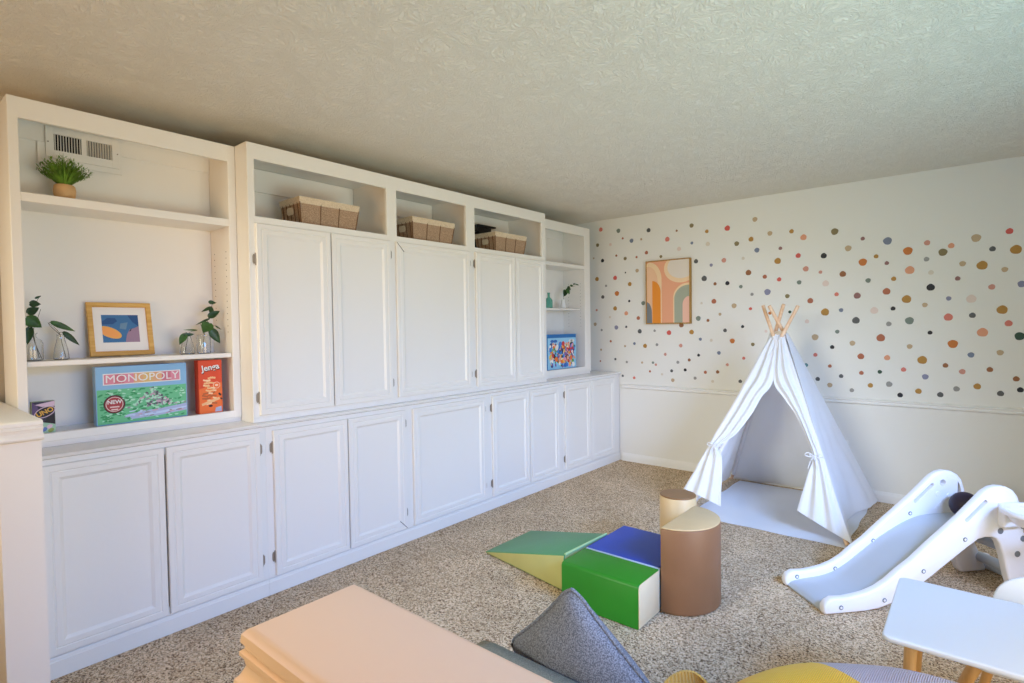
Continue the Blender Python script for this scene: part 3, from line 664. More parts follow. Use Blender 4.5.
# baskets in the cubbies
def basket(x1, y0, label, kind='proto'):
    r = thing('storage_basket', label, 'basket', (x1 - .11, y0 + .19, 1.9468), 0, 'fabric baskets in the upper cubbies')
    X0, X1, Y0_, Y1_ = x1 - .22, x1, y0, y0 + .38; z0, z1 = 1.9470, 2.102; tp = .016
    def shell(bm, za, zb, off, mi):
        t = B(); k = lambda z: tp * (z1 - z) / (z1 - z0) - off
        R_ = []
        for z, e in ((za, 0), (zb, 0), (zb, .006), (za + (.004 if za == z0 else 0), .006)):
            q = k(z) + e; R_.append([t.verts.new(p) for p in ((X0 + q, Y0_ + q, z), (X1 - q, Y0_ + q, z), (X1 - q, Y1_ - q, z), (X0 + q, Y1_ - q, z))])
        for a, c in zip(R_, R_[1:]):
            for j in range(4): t.faces.new((a[j], a[(j + 1) % 4], c[(j + 1) % 4], c[j]))
        if za == z0: t.faces.new(R_[0]); t.faces.new(R_[-1])
        else:
            for j in range(4): t.faces.new((R_[-1][j], R_[-1][(j + 1) % 4], R_[0][(j + 1) % 4], R_[0][j]))
        bmesh.ops.recalc_face_normals(t, faces=t.faces); merge(bm, t, mi)
    b = B(); shell(b, z0, z1 - .002, 0, 0)
    for f in (.34, .655):
        yy = Y0_ + .38 * f; tube(b, [(X1 - tp + .0006, yy + (.5 - f) * .02, z0 + .003), (X1 + .0006, yy, z1 - .03)], .0022, 6, 1)
    for (xa, ya) in ((X1, Y0_), (X1, Y1_)):
        s = 1 if ya == Y0_ else -1; tube(b, [(xa - tp, ya + s * tp, z0 + .003), (xa, ya, z1 - .03)], .003, 6, 1)
    for k in range(5):
        xx = X1 - .03 - k * .04; tube(b, [(xx, Y0_ + tp - .0004, z0 + .003), (xx, Y0_ + .001, z1 - .03)], .0035, 6, 1)
    obj('body', b, [M['burlap'], M['burlap_seam']], r, 30)
    b = B(); shell(b, z1 - .036, z1, .004, 0); obj('linen_cuff', b, M['linen'], r, 30)
    b = B(); t = rrect(-.030, .030, -.020, .020, .012)
    hm = Matrix(((-1, 0, 0, (X0 + X1) / 2), (0, 0, -1, Y0_ + .0052), (0, 1, 0, 2.032), (0, 0, 0, 1))) @ Matrix.Rotation(.1, 4, 'X')
    poly(b, t, .006, 0, hm); obj('handle_tab', b, M['linen'], r, 0)
    return r
basket(-.080, -3.382, 'taupe fabric basket with linen cuff in the leftmost cubby')
basket(-.075, -2.592, 'taupe fabric basket with linen cuff in the middle cubby')
basket(-.075, -1.775, 'taupe fabric basket with linen cuff in the right cubby, black device behind it')
r = thing('router', 'small black electronic device standing behind the right cubby basket', 'device', (-.375, -1.66, 1.9470))
b = B(); box(b, -.405, -.345, -1.670, -1.52, 1.9470, 2.19, .004, 2); obj('stand', b, M['black'], r)
b = B(); box(b, -.405, -.335, -1.685, -1.47, 2.1905, 2.205, .004, 2); box(b, -.398, -.340, -1.705, -1.68, 2.145, 2.19, .003, 2); obj('top_panel', b, M['black'], r)
b = B(); box(b, XC + .0142, XC + .022, -1.46, -1.40, 2.06, 2.15, .002, 2); tag(obj('outlet', b, M['trim'], None), 'white outlet plate on the right cubby back beside the black device', 'outlet')
b = B(); box(b, 1.935, 2.005, -.006, -.0004, .325, .44, .002, 2)
o = obj('outlet', b, M['trim'], None); tag(o, 'white wall outlet low on the back wall right of the tent', 'outlet')
b = B()
for z in (.362, .402): prism(b, ell(1.97, z, .014, .012, 16), 'y', -.0075, -.006)
obj('socket', b, M['trim'], o)

# framed print on the dotted wall
r = thing('wall_art', 'gold framed peach abstract canvas hanging on the dotted wall', 'picture', (.53, -.02, 1.375))
mb = Matrix(((1, 0, 0, .532), (0, 0, -1, -.001), (0, 1, 0, 1.673), (0, 0, 0, 1)))   # local z points out of the wall
w, h = .444, .604
b = B(); frame_ring(b, w, h, .010, .036, mb); obj('frame', b, M['gold'], r, 30)
b = B(); hw, hh = w / 2 - .009, h / 2 - .009; U = mb @ Matrix.Translation((0, 0, .026))
poly(b, [(-hw, -hh), (hw, -hh), (hw, hh), (-hw, hh)], .003, 0, U)
def cl(pts, a0=-hw, a1=hw, b0=-hh, b1=hh): return [(max(a0, min(a1, a)), max(b0, min(b1, c))) for a, c in pts]
# arch shapes: outer pale ring, ochre arch, blue-grey arch, cream sun, sage arch
poly(b, cl([(-hw, -hh), (-hw, .27)] + ell(-.19, .12, .13, .17, 20, PI / 2, 0) + [(-.06, -hh)]), .0034, 1, U)
poly(b, cl([(-hw, -hh), (-hw, .24)] + ell(-.2, .10, .10, .15, 20, PI / 2, 0) + [(-.10, -hh)]), .0037, 5, U)
poly(b, cl([(-.155, -hh), (-.155, .10)] + ell(-.155, .0, .085, .11, 20, PI / 2, 0) + [(-.070, -hh)]), .0040, 2, U)
poly(b, cl([(-hw, -hh), (-hw, -.10)] + ell(-.215, -.20, .055, .11, 16, PI / 2, 0) + [(-.158, -hh)]), .0043, 3, U)
poly(b, cl(ell(.13, .215, .165, .135, 36)), .0034, 1, U); poly(b, cl(ell(.135, .225, .135, .105, 36)), .0038, 4, U)
poly(b, cl([(.055, -hh)] + ell(.20, -.06, .145, .135, 24, PI, PI / 2) + [(hw, .075), (hw, -hh)]), .0034, 1, U)
poly(b, cl([(.066, -hh)] + ell(.20, -.07, .134, .125, 24, PI, PI / 2) + [(hw, .055), (hw, -hh)]), .0038, 6, U)
poly(b, cl([(.145, -hh)] + ell(.205, -.13, .06, .08, 20, PI, PI / 2) + [(hw, -.05), (hw, -hh)]), .0042, 7, U)
obj('canvas', b, [flat('art_peach', 232, 164, 128), flat('art_cream', 240, 206, 164), flat('art_ochre', 232, 142, 44), flat('art_slate', 120, 124, 128), flat('art_white', 226, 214, 200), flat('art_sand', 236, 190, 152), flat('art_sage', 164, 168, 148), flat('art_blush', 236, 186, 164)], r, 0)
# ------------------------------------------------------------------ dot stickers
DOTS = "-0.203 2.349 0.0214 coral;-0.000 2.312 0.0214 sage;0.328 2.278 0.0204 charcoal;0.048 2.231 0.0112 rust;-0.092 2.184 0.0153 blush;-0.243 2.194 0.0184 olive;0.145 2.197 0.0204 slate_blue;0.250 2.200 0.0112 tan;0.612 2.239 0.0102 brown;0.755 2.269 0.0194 olive;0.519 2.170 0.0224 coral;0.634 2.068 0.0194 blush;0.896 2.199 0.0163 mustard;1.078 2.205 0.0235 red;0.757 2.109 0.0133 slate_blue;0.904 2.085 0.0194 cream;1.158 2.061 0.0204 olive;1.310 2.251 0.0204 tan;1.430 2.118 0.0194 tan;1.597 2.115 0.0173 mustard;1.278 2.086 0.0204 mustard;1.326 1.988 0.0204 slate_blue;1.512 1.985 0.0143 mauve;1.647 1.912 0.0194 red;1.491 1.882 0.0255 mustard;0.304 2.064 0.0173 rust;-0.026 2.066 0.0112 brown;0.073 2.028 0.0173 olive;0.198 2.031 0.0112 rust;0.453 2.013 0.0143 olive;-0.186 2.029 0.0184 black;-0.291 2.063 0.0092 tan;0.795 1.939 0.0194 charcoal;0.934 1.893 0.0143 lavender;1.047 1.926 0.0204 pink;1.212 1.929 0.0133 cream;0.075 1.888 0.0082 black;0.203 1.898 0.0184 tan;-0.254 1.845 0.0214 mustard;-0.042 1.843 0.0214 red;-0.147 1.769 0.0122 grey;0.122 1.771 0.0204 mustard;-0.187 1.657 0.0184 charcoal;-0.023 1.685 0.0245 orange;0.114 1.603 0.0122 black;1.256 1.802 0.0235 brown;1.389 1.758 0.0173 rust;1.502 1.728 0.0173 red;1.654 1.694 0.0173 sage;0.870 1.777 0.0245 charcoal;0.968 1.723 0.0143 brown;1.077 1.722 0.0184 black;1.192 1.685 0.0153 sage;1.410 1.628 0.0255 lavender;1.285 1.614 0.0133 grey;1.565 1.586 0.0173 olive;-0.261 1.524 0.0122 pink;-0.045 1.535 0.0214 mustard;0.080 1.482 0.0204 peach;0.266 1.577 0.0204 sage;0.212 1.432 0.0184 rust;-0.281 1.378 0.0184 tan;-0.106 1.448 0.0122 cream;-0.204 1.317 0.0122 grey;-0.033 1.342 0.0214 lavender;0.079 1.347 0.0122 charcoal;0.226 1.302 0.0214 charcoal;0.384 1.307 0.0122 grey;-0.099 1.202 0.0122 rust;0.282 1.159 0.0204 mustard;0.168 1.181 0.0143 slate_blue;0.407 1.172 0.0143 grey;0.064 1.154 0.0112 tan;0.530 1.287 0.0224 red;0.750 1.292 0.0214 mustard;0.645 1.166 0.0173 pink;0.652 1.358 0.0224 brown;0.814 1.417 0.0224 sage;0.845 1.555 0.0112 cream;0.957 1.567 0.0214 rust;0.903 1.397 0.0133 brown;1.011 1.450 0.0133 tan;1.134 1.521 0.0214 tan;1.272 1.491 0.0133 red;1.206 1.338 0.0133 black;1.055 1.306 0.0163 charcoal;0.832 1.227 0.0143 slate_blue;0.932 1.217 0.0133 cream;1.118 1.213 0.0214 orange;1.291 1.184 0.0153 olive;1.398 1.297 0.0122 blush;1.554 1.247 0.0204 pink;1.215 1.063 0.0133 coral;1.000 1.105 0.0163 slate_blue;0.815 1.080 0.0133 black;0.726 1.034 0.0143 brown;1.074 1.002 0.0133 pink;0.616 1.009 0.0143 grey;0.491 1.081 0.0143 pink;0.554 0.926 0.0143 charcoal;0.687 0.940 0.0143 black;0.877 0.926 0.0143 rust;0.988 0.934 0.0153 brown;0.565 0.838 0.0173 tan;0.781 0.868 0.0143 grey;0.943 0.847 0.0133 cream;1.185 0.860 0.0153 charcoal;1.307 0.927 0.0133 grey;-0.213 1.114 0.0122 tan;-0.222 0.995 0.0092 rust;-0.047 1.021 0.0122 charcoal;0.082 0.995 0.0122 grey;0.249 0.995 0.0112 tan;0.364 0.998 0.0122 sage;0.394 0.979 0.0122 pink;0.332 0.912 0.0112 rust;0.035 0.855 0.0122 charcoal;0.162 0.841 0.0143 coral;0.457 0.889 0.0112 cream;1.686 2.056 0.0235 peach;1.908 2.076 0.0255 olive;2.096 2.000 0.0143 mauve;2.254 1.965 0.0275 slate_blue;2.000 1.936 0.0224 tan;2.378 1.879 0.0286 orange;1.832 1.894 0.0214 black;2.183 1.857 0.0153 mustard;2.097 1.821 0.0275 orange;2.250 1.801 0.0143 mauve;1.703 1.800 0.0214 pink;1.809 1.766 0.0133 pink;1.964 1.740 0.0224 brown;2.390 1.738 0.0286 peach;2.293 1.681 0.0163 mustard;2.132 1.679 0.0173 sage;1.846 1.674 0.0235 blush;2.491 1.926 0.0184 pink;2.627 1.891 0.0184 peach;2.581 1.850 0.0255 olive;2.488 1.809 0.0163 grey;2.514 1.712 0.0163 cream;2.761 1.930 0.0265 tan;2.847 1.847 0.0173 charcoal;2.932 1.956 0.0194 red;2.965 1.831 0.0296 mustard;2.690 1.760 0.0184 tan;2.794 1.740 0.0296 mustard;2.910 1.703 0.0173 tan;2.664 1.659 0.0153 mauve;2.513 1.606 0.0245 black;2.845 1.590 0.0184 pink;2.995 1.601 0.0214 lavender;1.922 1.584 0.0153 coral;1.736 1.541 0.0214 rust;2.061 1.567 0.0235 mauve;2.249 1.590 0.0245 rust;2.372 1.527 0.0286 mustard;1.953 1.459 0.0153 slate_blue;1.842 1.447 0.0286 mustard;2.172 1.450 0.0255 blush;2.290 1.461 0.0153 black;2.480 1.481 0.0163 tan;2.615 1.522 0.0153 lavender;2.738 1.514 0.0275 blush;2.899 1.434 0.0286 mustard;2.053 1.377 0.0255 charcoal;2.264 1.347 0.0173 grey;2.390 1.369 0.0265 sage;2.614 1.390 0.0255 coral;2.745 1.400 0.0184 charcoal;2.932 1.342 0.0204 coral;2.988 1.256 0.0265 green;2.799 1.282 0.0296 peach;2.511 1.281 0.0143 black;1.927 1.291 0.0153 sage;1.712 1.375 0.0163 blush;1.771 1.247 0.0245 tan;2.030 1.201 0.0194 tan;2.214 1.243 0.0275 rust;2.392 1.180 0.0173 tan;2.640 1.201 0.0286 orange;1.892 1.169 0.0153 black;1.773 1.105 0.0153 coral;2.086 1.100 0.0224 rust;2.255 1.094 0.0194 peach;2.467 1.083 0.0286 mustard;2.739 1.126 0.0184 slate_blue;2.891 1.145 0.0184 tan;1.705 1.020 0.0153 teal;1.876 1.018 0.0133 rust;2.600 1.048 0.0163 brown;2.356 1.009 0.0163 coral;2.693 1.008 0.0184 pink;2.839 1.028 0.0173 brown;2.090 0.973 0.0153 rust;2.209 0.986 0.0143 green;1.954 0.942 0.0153 charcoal;2.485 0.962 0.0194 lavender;1.790 0.911 0.0163 charcoal;1.876 0.867 0.0184 tan;2.149 0.880 0.0173 mustard;2.268 0.896 0.0204 grey;2.973 0.971 0.0173 brown;2.994 0.899 0.0173 black;2.662 0.885 0.0184 grey;2.774 0.909 0.0204 mustard;2.027 0.835 0.0153 grey;2.446 0.855 0.0194 mustard;2.336 0.819 0.0173 black;2.572 0.838 0.0184 charcoal;2.895 0.868 0.0184 charcoal;1.429 1.449 0.0130 orange;1.584 1.455 0.0120 green;1.596 1.101 0.0110 grey"
PAL = dict(coral=(214, 124, 110), red=(208, 92, 84), sage=(122, 134, 124), charcoal=(92, 92, 92), rust=(174, 104, 76), blush=(226, 206, 196), olive=(134, 120, 84), slate_blue=(118, 128, 150), tan=(190, 166, 134), brown=(150, 98, 62), mustard=(178, 132, 62), cream=(216, 206, 190), black=(42, 42, 48), lavender=(136, 136, 162), pink=(204, 146, 130), grey=(152, 150, 146), peach=(222, 156, 122), orange=(198, 118, 54), mauve=(146, 104, 102), green=(52, 78, 64), teal=(96, 140, 146))
import re as _re
def dot_mesh(col):
    b = B(); rg = random.Random(hash(col) % 97 if False else len(col) * 7 + ord(col[0]))
    ph = rg.uniform(0, 6)
    pts = [(math.cos(a) * (1 + .035 * math.sin(3 * a + ph) + .02 * math.sin(5 * a)), math.sin(a) * (1 + .035 * math.sin(3 * a + ph) + .02 * math.sin(5 * a))) for a in [2 * PI * k / 28 for k in range(28)]]
    prism(b, pts, 'y', -.0009, -.0002)
    me = bpy.data.meshes.new('wall_decal'); b.to_mesh(me); b.free(); me.materials.append(mat('sticker_' + col, srgb(*PAL[col]), .6, var=.12, vscale=40)); return me
DM = {k: dot_mesh(k) for k in PAL}
dots = [(float(a), float(b_), float(c_), d) for a, b_, c_, d in (q.split() for q in DOTS.split(';'))]
def size_word(r): return 'tiny' if r < .0125 else 'small' if r < .0165 else 'medium' if r < .0215 else 'large'
def zone(x, z):
    if x < .27: s = 'left of the framed canvas'
    elif x < .80: s = 'above the framed canvas' if z > 1.9 else 'below the framed canvas' if z < 1.4 else 'beside the framed canvas'
    elif x < 1.36: s = 'between the framed canvas and the tent poles'
    elif x < 1.95: s = 'above the tent' if z > 1.5 else 'beside the tent top'
    elif x < 2.45: s = 'right of the tent poles'
    else: s = 'above the slide'
    if 'above the framed' in s or 'below the framed' in s or 'beside' in s or s == 'above the tent': return s
    return ('high, ' if z > 1.85 else 'low, ' if z < 1.3 else 'mid height, ') + s
ORD = ['leftmost', 'second from left', 'third from left', 'fourth from left', 'fifth from left', 'sixth from left', 'seventh from left']
keyed = {}
for d in dots: keyed.setdefault((size_word(d[2]), d[3], zone(d[0], d[1])), []).append(d)
for (sz, colr, zn), L in keyed.items():
    L.sort()
    for i, (x, z, rr, c_) in enumerate(L):
        o = bpy.data.objects.new('wall_decal', DM[c_]); COL.objects.link(o); o.location = (x, 0, z); o.scale = (rr, 1, rr)
        n = '' if len(L) == 1 else ', ' + (ORD[i] if i < len(L) - 1 or len(L) == 1 else 'rightmost')
        tag(o, '%s %s dot sticker, %s%s' % (sz, c_.replace('_', ' '), zn, n), 'wall sticker', 'polka dot stickers on the back wall')

# ------------------------------------------------------------------ foam climbing blocks
def yawed(pts, ang, c):
    return [(c[0] + (x - c[0]) * math.cos(ang) - (y - c[1]) * math.sin(ang), c[1] + (x - c[0]) * math.sin(ang) + (y - c[1]) * math.cos(ang)) for x, y in pts]
r = thing('foam_ramp', 'green vinyl foam wedge ramp with pale green side', 'foam block', (.85, -2.38, 0), 0, 'soft foam climbing blocks')
b = B(); t = B()
p = [(.512, -2.565, .004), (1.150, -2.674, .004), (1.190, -2.285, .004), (.515, -2.125, .004), (1.168, -2.676, .196), (1.192, -2.284, .196), (.512, -2.565, .014), (.515, -2.125, .014)]
v = [t.verts.new(q) for q in p]
for f, mi in (((0, 1, 2, 3), 1), ((0, 6, 4, 1), 1), ((3, 2, 5, 7), 1), ((6, 7, 5, 4), 0), ((1, 4, 5, 2), 1), ((0, 3, 7, 6), 1)):
    t.faces.new([v[k] for k in f]).material_index = mi
bmesh.ops.recalc_face_normals(t, faces=t.faces)
bmesh.ops.bevel(t, geom=list(t.edges), offset=.005, segments=2, profile=.5, affect='EDGES', clamp_overlap=True)
me = bpy.data.meshes.new('t'); t.to_mesh(me); b.from_mesh(me); t.free()
obj('foam_body', b, [M['sage'], M['lime']], r, 60)
b = B(); tube(b, [(1.166, -2.668, .195), (1.188, -2.292, .195)], .007, 8); o = obj('piping', b, M['pale_green'], r); o['label'] = 'pale green piping along the top edge'
r = thing('foam_step', 'bright green vinyl foam step with ivory end, in front of the blue one', 'foam block', (1.42, -2.66, 0), 0, 'soft foam climbing blocks')
b = B(); prism(b, [(-2.768, .004), (-2.556, .004), (-2.556, .205), (-2.750, .205), (-2.762, .200), (-2.768, .188)], 'x', 1.212, 1.628, .004, 2); obj('foam_body', b, M['green'], r, 50)
b = B(); prism(b, [(-2.764, .006), (-2.560, .006), (-2.560, .202), (-2.748, .202), (-2.759, .197), (-2.764, .186)], 'x', 1.6275, 1.632, .001, 1); o = obj('end_panel', b, M['ivory'], r, 50); o['label'] = 'ivory end panel'
r = thing('foam_step', 'royal blue vinyl foam step behind the green one', 'foam block', (1.42, -2.34, 0), 0, 'soft foam climbing blocks')
b = B(); prism(b, [(-2.542, .004), (-2.144, .004), (-2.144, .207), (-2.542, .207)], 'x', 1.214, 1.620, .004, 2); obj('foam_body', b, M['blue'], r, 50)
b = B(); prism(b, [(-2.552, .006), (-2.5425, .006), (-2.5425, .207), (-2.552, .207)], 'x', 1.216, 1.630, .002, 1); o = obj('side_panel', b, M['sky'], r, 50); o['label'] = 'pale blue side panel'
r = thing('foam_half_cylinder', 'tall brown vinyl foam half cylinder with tan top', 'foam block', (1.72, -2.35, 0), 0, 'soft foam climbing blocks')
b = B(); hc = ell(1.638, -2.352, .198, .205, 32, -PI / 2, PI / 2); prism(b, hc, 'z', .004, .402, .004, 2); obj('foam_body', b, M['brown'], r, 50)
b = B(); prism(b, ell(1.638, -2.352, .196, .203, 32, -PI / 2, PI / 2), 'z', .4025, .409, .003, 2); o = obj('top_panel', b, M['tan'], r, 50); o['label'] = 'tan top panel'
r = thing('foam_cylinder', 'short narrow tan vinyl foam cylinder behind the half cylinder', 'foam block', (1.478, -1.992, 0), 0, 'soft foam climbing blocks')
b = B(); lathe(b, [(0, .004), (.098, .004), (.101, .008), (.101, .392), (.098, .396), (0, .396)], (1.478, -1.992, 0), 40); obj('foam_body', b, M['tan'], r, 50)
b = B(); lathe(b, [(0, .3965), (.097, .3965), (.099, .400), (.096, .404), (0, .404)], (1.478, -1.992, 0), 40); o = obj('top_panel', b, M['dkbrown'], r, 50); o['label'] = 'darker brown top panel'

# ------------------------------------------------------------------ play tent
r = thing('play_tent', 'white cotton play tent with tied back front flaps and wooden poles', 'tent', (1.66, -.6, 0))
T_ = Vector((1.66, -.60, 1.30)); FL, FR, BR, BL = Vector((1.19, -1.18, .012)), Vector((2.178, -1.135, .012)), Vector((2.185, -.055, .012)), Vector((1.13, -.06, .012))
for f, tip in ((FL, (1.772, -.55, 1.488)), (FR, (1.533, -.56, 1.496)), (BR, (1.605, -.66, 1.492)), (BL, (1.700, -.65, 1.499))):
    b = B(); tube(b, [f, tip], .0125, 12); obj('pole', b, M['pine'], r)
    f, tip = Vector(f), Vector(tip); b = B(); tube(b, [f.lerp(tip, .03), f.lerp(tip, .845)], .0165, 14, r2=.0155, cap=False); o = obj('pole_sleeve', b, M['canvas'], r); o['label'] = 'white cotton pole sleeve'
def wob(p, amp, fr=4.0, sd=0): return amp * noise.noise(Vector((p.x * fr + sd, p.y * fr, p.z * fr)))
def tri_panel(A, C, inward, seed, hem, cut=None):
    n = (C - A).cross(T_ - A).normalized()
    if n.dot(Vector((1.66, -.6, .3)) - A) < 0: n = -n
    def fn(u, v):
        base = A.lerp(C, u); base.z = .0; dd = Vector((base.x - 1.66, base.y + .6, 0)).normalized()
        base += dd * .018; top = Vector((T_.x, T_.y, 1.285)) + dd * .050
        h = hem(u); p = base.lerp(top, h + (1 - h) * v)
        bl = math.sin(PI * u) * math.sin(PI * min(1, v * 1.05)) * inward + wob(p, .014, 5, seed) * math.sin(PI * u) ** .5
        pleat = .010 * math.sin(u * 26 + seed) * (1 - v) ** 2 * math.sin(PI * u)
        q = p + n * (bl + pleat) - n * .014
        if cut: q += n * cut(u) * (1 - v) ** 3
        return q
    b = B(); grid(b, fn, 40, 40); return b
b = tri_panel(BL, BR, .02, 3, lambda u: .012); obj('back_wall', b, M['canvas'], r, 80, solid=.002)
b = tri_panel(FL, BL, .02, 9, lambda u: .012); obj('side_wall', b, M['canvas'], r, 80, solid=.002)
b = tri_panel(FR, BR, .02, 17, lambda u: .012 + .03 * math.sin(PI * u) ** 2, lambda u: .10 * math.exp(-((u - .42) / .22) ** 2)); obj('side_wall', b, M['canvas'], r, 80, solid=.002)
# front: joined top piece then two gathered flaps
nf = (FR - FL).cross(T_ - FL).normalized()
if nf.y > 0: nf = -nf
LO = [(1.657, -.585, 1.285), (1.612, -.643, 1.205), (1.532, -.731, 1.009), (1.475, -.799, .858), (1.416, -.860, .721), (1.341, -.938, .549), (1.310, -.973, .470), (1.252, -1.034, .334), (1.178, -1.111, .163)]
LI = [(1.662, -.590, 1.285), (1.664, -.645, 1.200), (1.661, -.752, .944), (1.601, -.804, .831), (1.548, -.858, .711), (1.464, -.920, .574), (1.352, -.974, .468), (1.390, -1.010, .390), (1.422, -1.129, .092)]
RO = [(1.666, -.585, 1.285), (1.692, -.639, 1.205), (1.763, -.710, 1.031), (1.830, -.777, .865), (1.887, -.837, .719), (1.955, -.904, .555), (1.992, -.940, .470), (2.078, -1.031, .243), (2.172, -1.122, .020)]
RI = [(1.662, -.590, 1.285), (1.666, -.645, 1.200), (1.664, -.752, .944), (1.745, -.798, .827), (1.828, -.838, .724), (1.897, -.885, .605), (1.950, -.930, .475), (1.935, -.990, .370), (1.893, -1.081, .148)]
def flap(outer, inner, seed):
    O, I = smooth_path(outer, 64), smooth_path(inner, 64); m = len(O) - 1
    def fn(u, v):
        k = min(m - 1, int(v * m)); f = v * m - k
        a = O[k].lerp(O[k + 1], f); c = I[k].lerp(I[k + 1], f); p = a.lerp(c, u); w = (c - a).length
        g = math.sin(PI * min(1, u * 1.0)) ** .6 if 0 < u < 1 else 0
        amp = min(.015, .08 * w + .004)
        cc = Vector((1.66, -.6, p.z)); ow = (Vector((p.x - cc.x, 0, 0))).normalized() * (.030 * (1 - u) ** 2)
        return p + ow + nf * (amp * math.sin(u * 17 + seed + v * 1.5) * g + .030 + .012 * g + wob(p, .008, 9, seed))
    b = B(); grid(b, fn, 40, 80); return b
obj('front_flap', flap(LO, LI, 0), M['canvas'], r, 80, solid=.002); obj('front_flap', flap(RO, RI, 2), M['canvas'], r, 80, solid=.002)
def bow(c, s):
    b = B(); c = Vector(c) + nf * .075
    for a in (-1, 1):
        lp = [c, c + Vector((a * .030, -.004, .018)) * s, c + Vector((a * .048, -.006, .006)) * s, c + Vector((a * .030, 0, -.006)) * s, c]
        tube(b, smooth_path(lp, 20), .0035, 6)
        tube(b, smooth_path([c, c + Vector((a * .018, -.01, -.03)) * s, c + Vector((a * .030, -.012, -.075)) * s], 10), .0032, 6)
    sphere(b, c, .008); o = obj('tie_bow', b, M['canvas'], r)
    b = B(); t = (Vector((0, 0, 1)).cross(nf)).normalized()
    torus(b, (0, 0, 0), .040, .004, 24, 8, mx=Matrix.Translation(c - nf * .055) @ Matrix.Rotation(.55 * (1 if s > 0 else -1), 4, 'Y'), sx=1, sy=.9)
    obj('tie_band', b, M['canvas'], r)
bow((1.335, -.978, .468), 1); bow((1.968, -.940, .472), 1.1)
b = B()
def quilt(u, v):
    x, y = lerp(1.20, 2.172, u), lerp(-1.168, -.075, v); e = min(u, 1 - u, v, 1 - v)
    return Vector((x + .004 * math.sin(v * 20), y + .004 * math.sin(u * 17), .0045 + .011 * min(1, e * 14) + .004 * noise.noise(Vector((x * 5, y * 5, 0))) * min(1, e * 14)))
grid(b, quilt, 40, 40); o = obj('floor_mat', b, M['canvas'], r, 80, solid=.003); o['label'] = 'white cotton floor mat'
b = B()
for k in range(3): torus(b, (1.657, -.600, 1.285 + k * .008), .046, .0035, 28, 8)
obj('cord', b, M['linen'], r)

# ------------------------------------------------------------------ slide (local: x up the slide, y to its left, z up)
ang = math.atan2(.735, .678)
r = thing('toddler_slide', 'white toddler slide with grey chute and basketball hoop', 'slide', (2.1235, -1.997, 0), ang)
HW = .168
TOPP = [(0, .004), (-.006, .020), (-.006, .044), (.008, .064), (.039, .078), (.10, .076), (.153, .082), (.21, .092), (.266, .111), (.32, .140), (.381, .186), (.448, .228), (.538, .300), (.707, .428), (.838, .540), (.875, .558), (.913, .564), (.952, .558), (.990, .538), (1.016, .506), (1.034, .455), (1.040, .400)]
REAR = [(1.060, .30), (1.105, .15), (1.165, .022), (1.165, .004), (1.02, .004), (1.00, .022), (.967, .110), (.94, .22), (.916, .283), (.897, .306), (.877, .314), (.84, .317), (.801, .309), (.725, .262), (.539, .138), (.42, .066), (.34, .030), (.277, .012), (.20, .004)]
def rail(side):
    s = 1 if side == 'l' else -1
    t = B(); pts = TOPP + REAR; ya, yb = s * HW, s * (HW - .042)
    lo, hi = min(ya, yb), max(ya, yb)
    a = [t.verts.new((x, lo, z)) for x, z in pts]; c = [t.verts.new((x, hi, z)) for x, z in pts]; n = len(pts)
    t.faces.new(a); t.faces.new(c[::-1])
    for i in range(n): t.faces.new((a[i], c[i], c[(i + 1) % n], a[(i + 1) % n]))
    bmesh.ops.recalc_face_normals(t, faces=t.faces)
    es = [e for e in t.edges if abs(e.verts[0].co.y - e.verts[1].co.y) < 1e-6]
    bmesh.ops.bevel(t, geom=es, offset=.011, segments=3, profile=.5, affect='EDGES', clamp_overlap=True)
    b = B(); merge(b, t); o = obj('side_rail', b, M['plastic'], r, 50, local=True)
    # through openings: a slotted grip and two round portholes
    cut = B(); prism(cut, [(x, z) for x, z in rrect(-.074, .074, -.010, .010, .0095)], 'y', -.5, .5, mx=Matrix.Translation((.785, 0, .450)) @ Matrix.Rotation(-.69, 4, 'Y'))
    me = bpy.data.meshes.new('cut'); cut.to_mesh(me); cut.free(); co = bpy.data.objects.new('cut', me); COL.objects.link(co); co.parent = r
    if s > 0:
        cb = B(); cb.from_mesh(me)
        prism(cb, ell(.899, .500, .017, .017, 20), 'y', -.5, .5); prism(cb, [(.988, .49)] + ell(.965, .43, .045, .085, 14, PI / 2 - .5, -PI / 2 + .4), 'y', -.5, .5)
        cb.to_mesh(me); cb.free()
    md = o.modifiers.new('slot', 'BOOLEAN'); md.object = co; md.operation = 'DIFFERENCE'; md.solver = 'EXACT'
    bpy.context.view_layer.update()
    dg = bpy.context.evaluated_depsgraph_get(); nm = bpy.data.meshes.new_from_object(o.evaluated_get(dg)); nm.name = 'side_rail'
    o.modifiers.clear(); o.data = nm; bpy.data.objects.remove(co)
    # screws and dimples
    spots = [(.077, .034), (.300, .052), (.504, .176), (.725, .315)] if s < 0 else [(.056, .050), (.271, .078), (.489, .212), (.704, .345)]
    for (x, z) in spots:
        yy = s * HW if s < 0 else s * (HW - .042); d = -1
        q = B(); tube(q, [(x, yy - d * .002, z), (x, yy + d * .002, z)], .0105, 16); tube(q, [(x, yy + d * .002, z), (x, yy + d * .0035, z)], .0065, 6, 1)
        obj('screw', q, [M['screw'], M['plastic']], r, 30, local=True)
    if s > 0:
        q = B()
        for x, z, rr in ((.87, .44, .015), (.935, .43, .012), (.885, .385, .012), (.86, .365, .009)): tube(q, [(x, s * (HW - .042) + .002, z), (x, s * (HW - .042) - .002, z)], rr, 16)
        obj('face_relief', q, M['plastic'], r, 30, local=True)
    return o
rail('l'); rail('r')
CH = [(.004, .012), (.03, .030), (.10, .040), (.18, .046), (.26, .066), (.34, .108), (.44, .176), (.55, .246), (.66, .300), (.74, .326), (.80, .334), (.86, .336), (1.02, .336)]
P = smooth_path([(x, 0, z) for x, z in CH], 60)
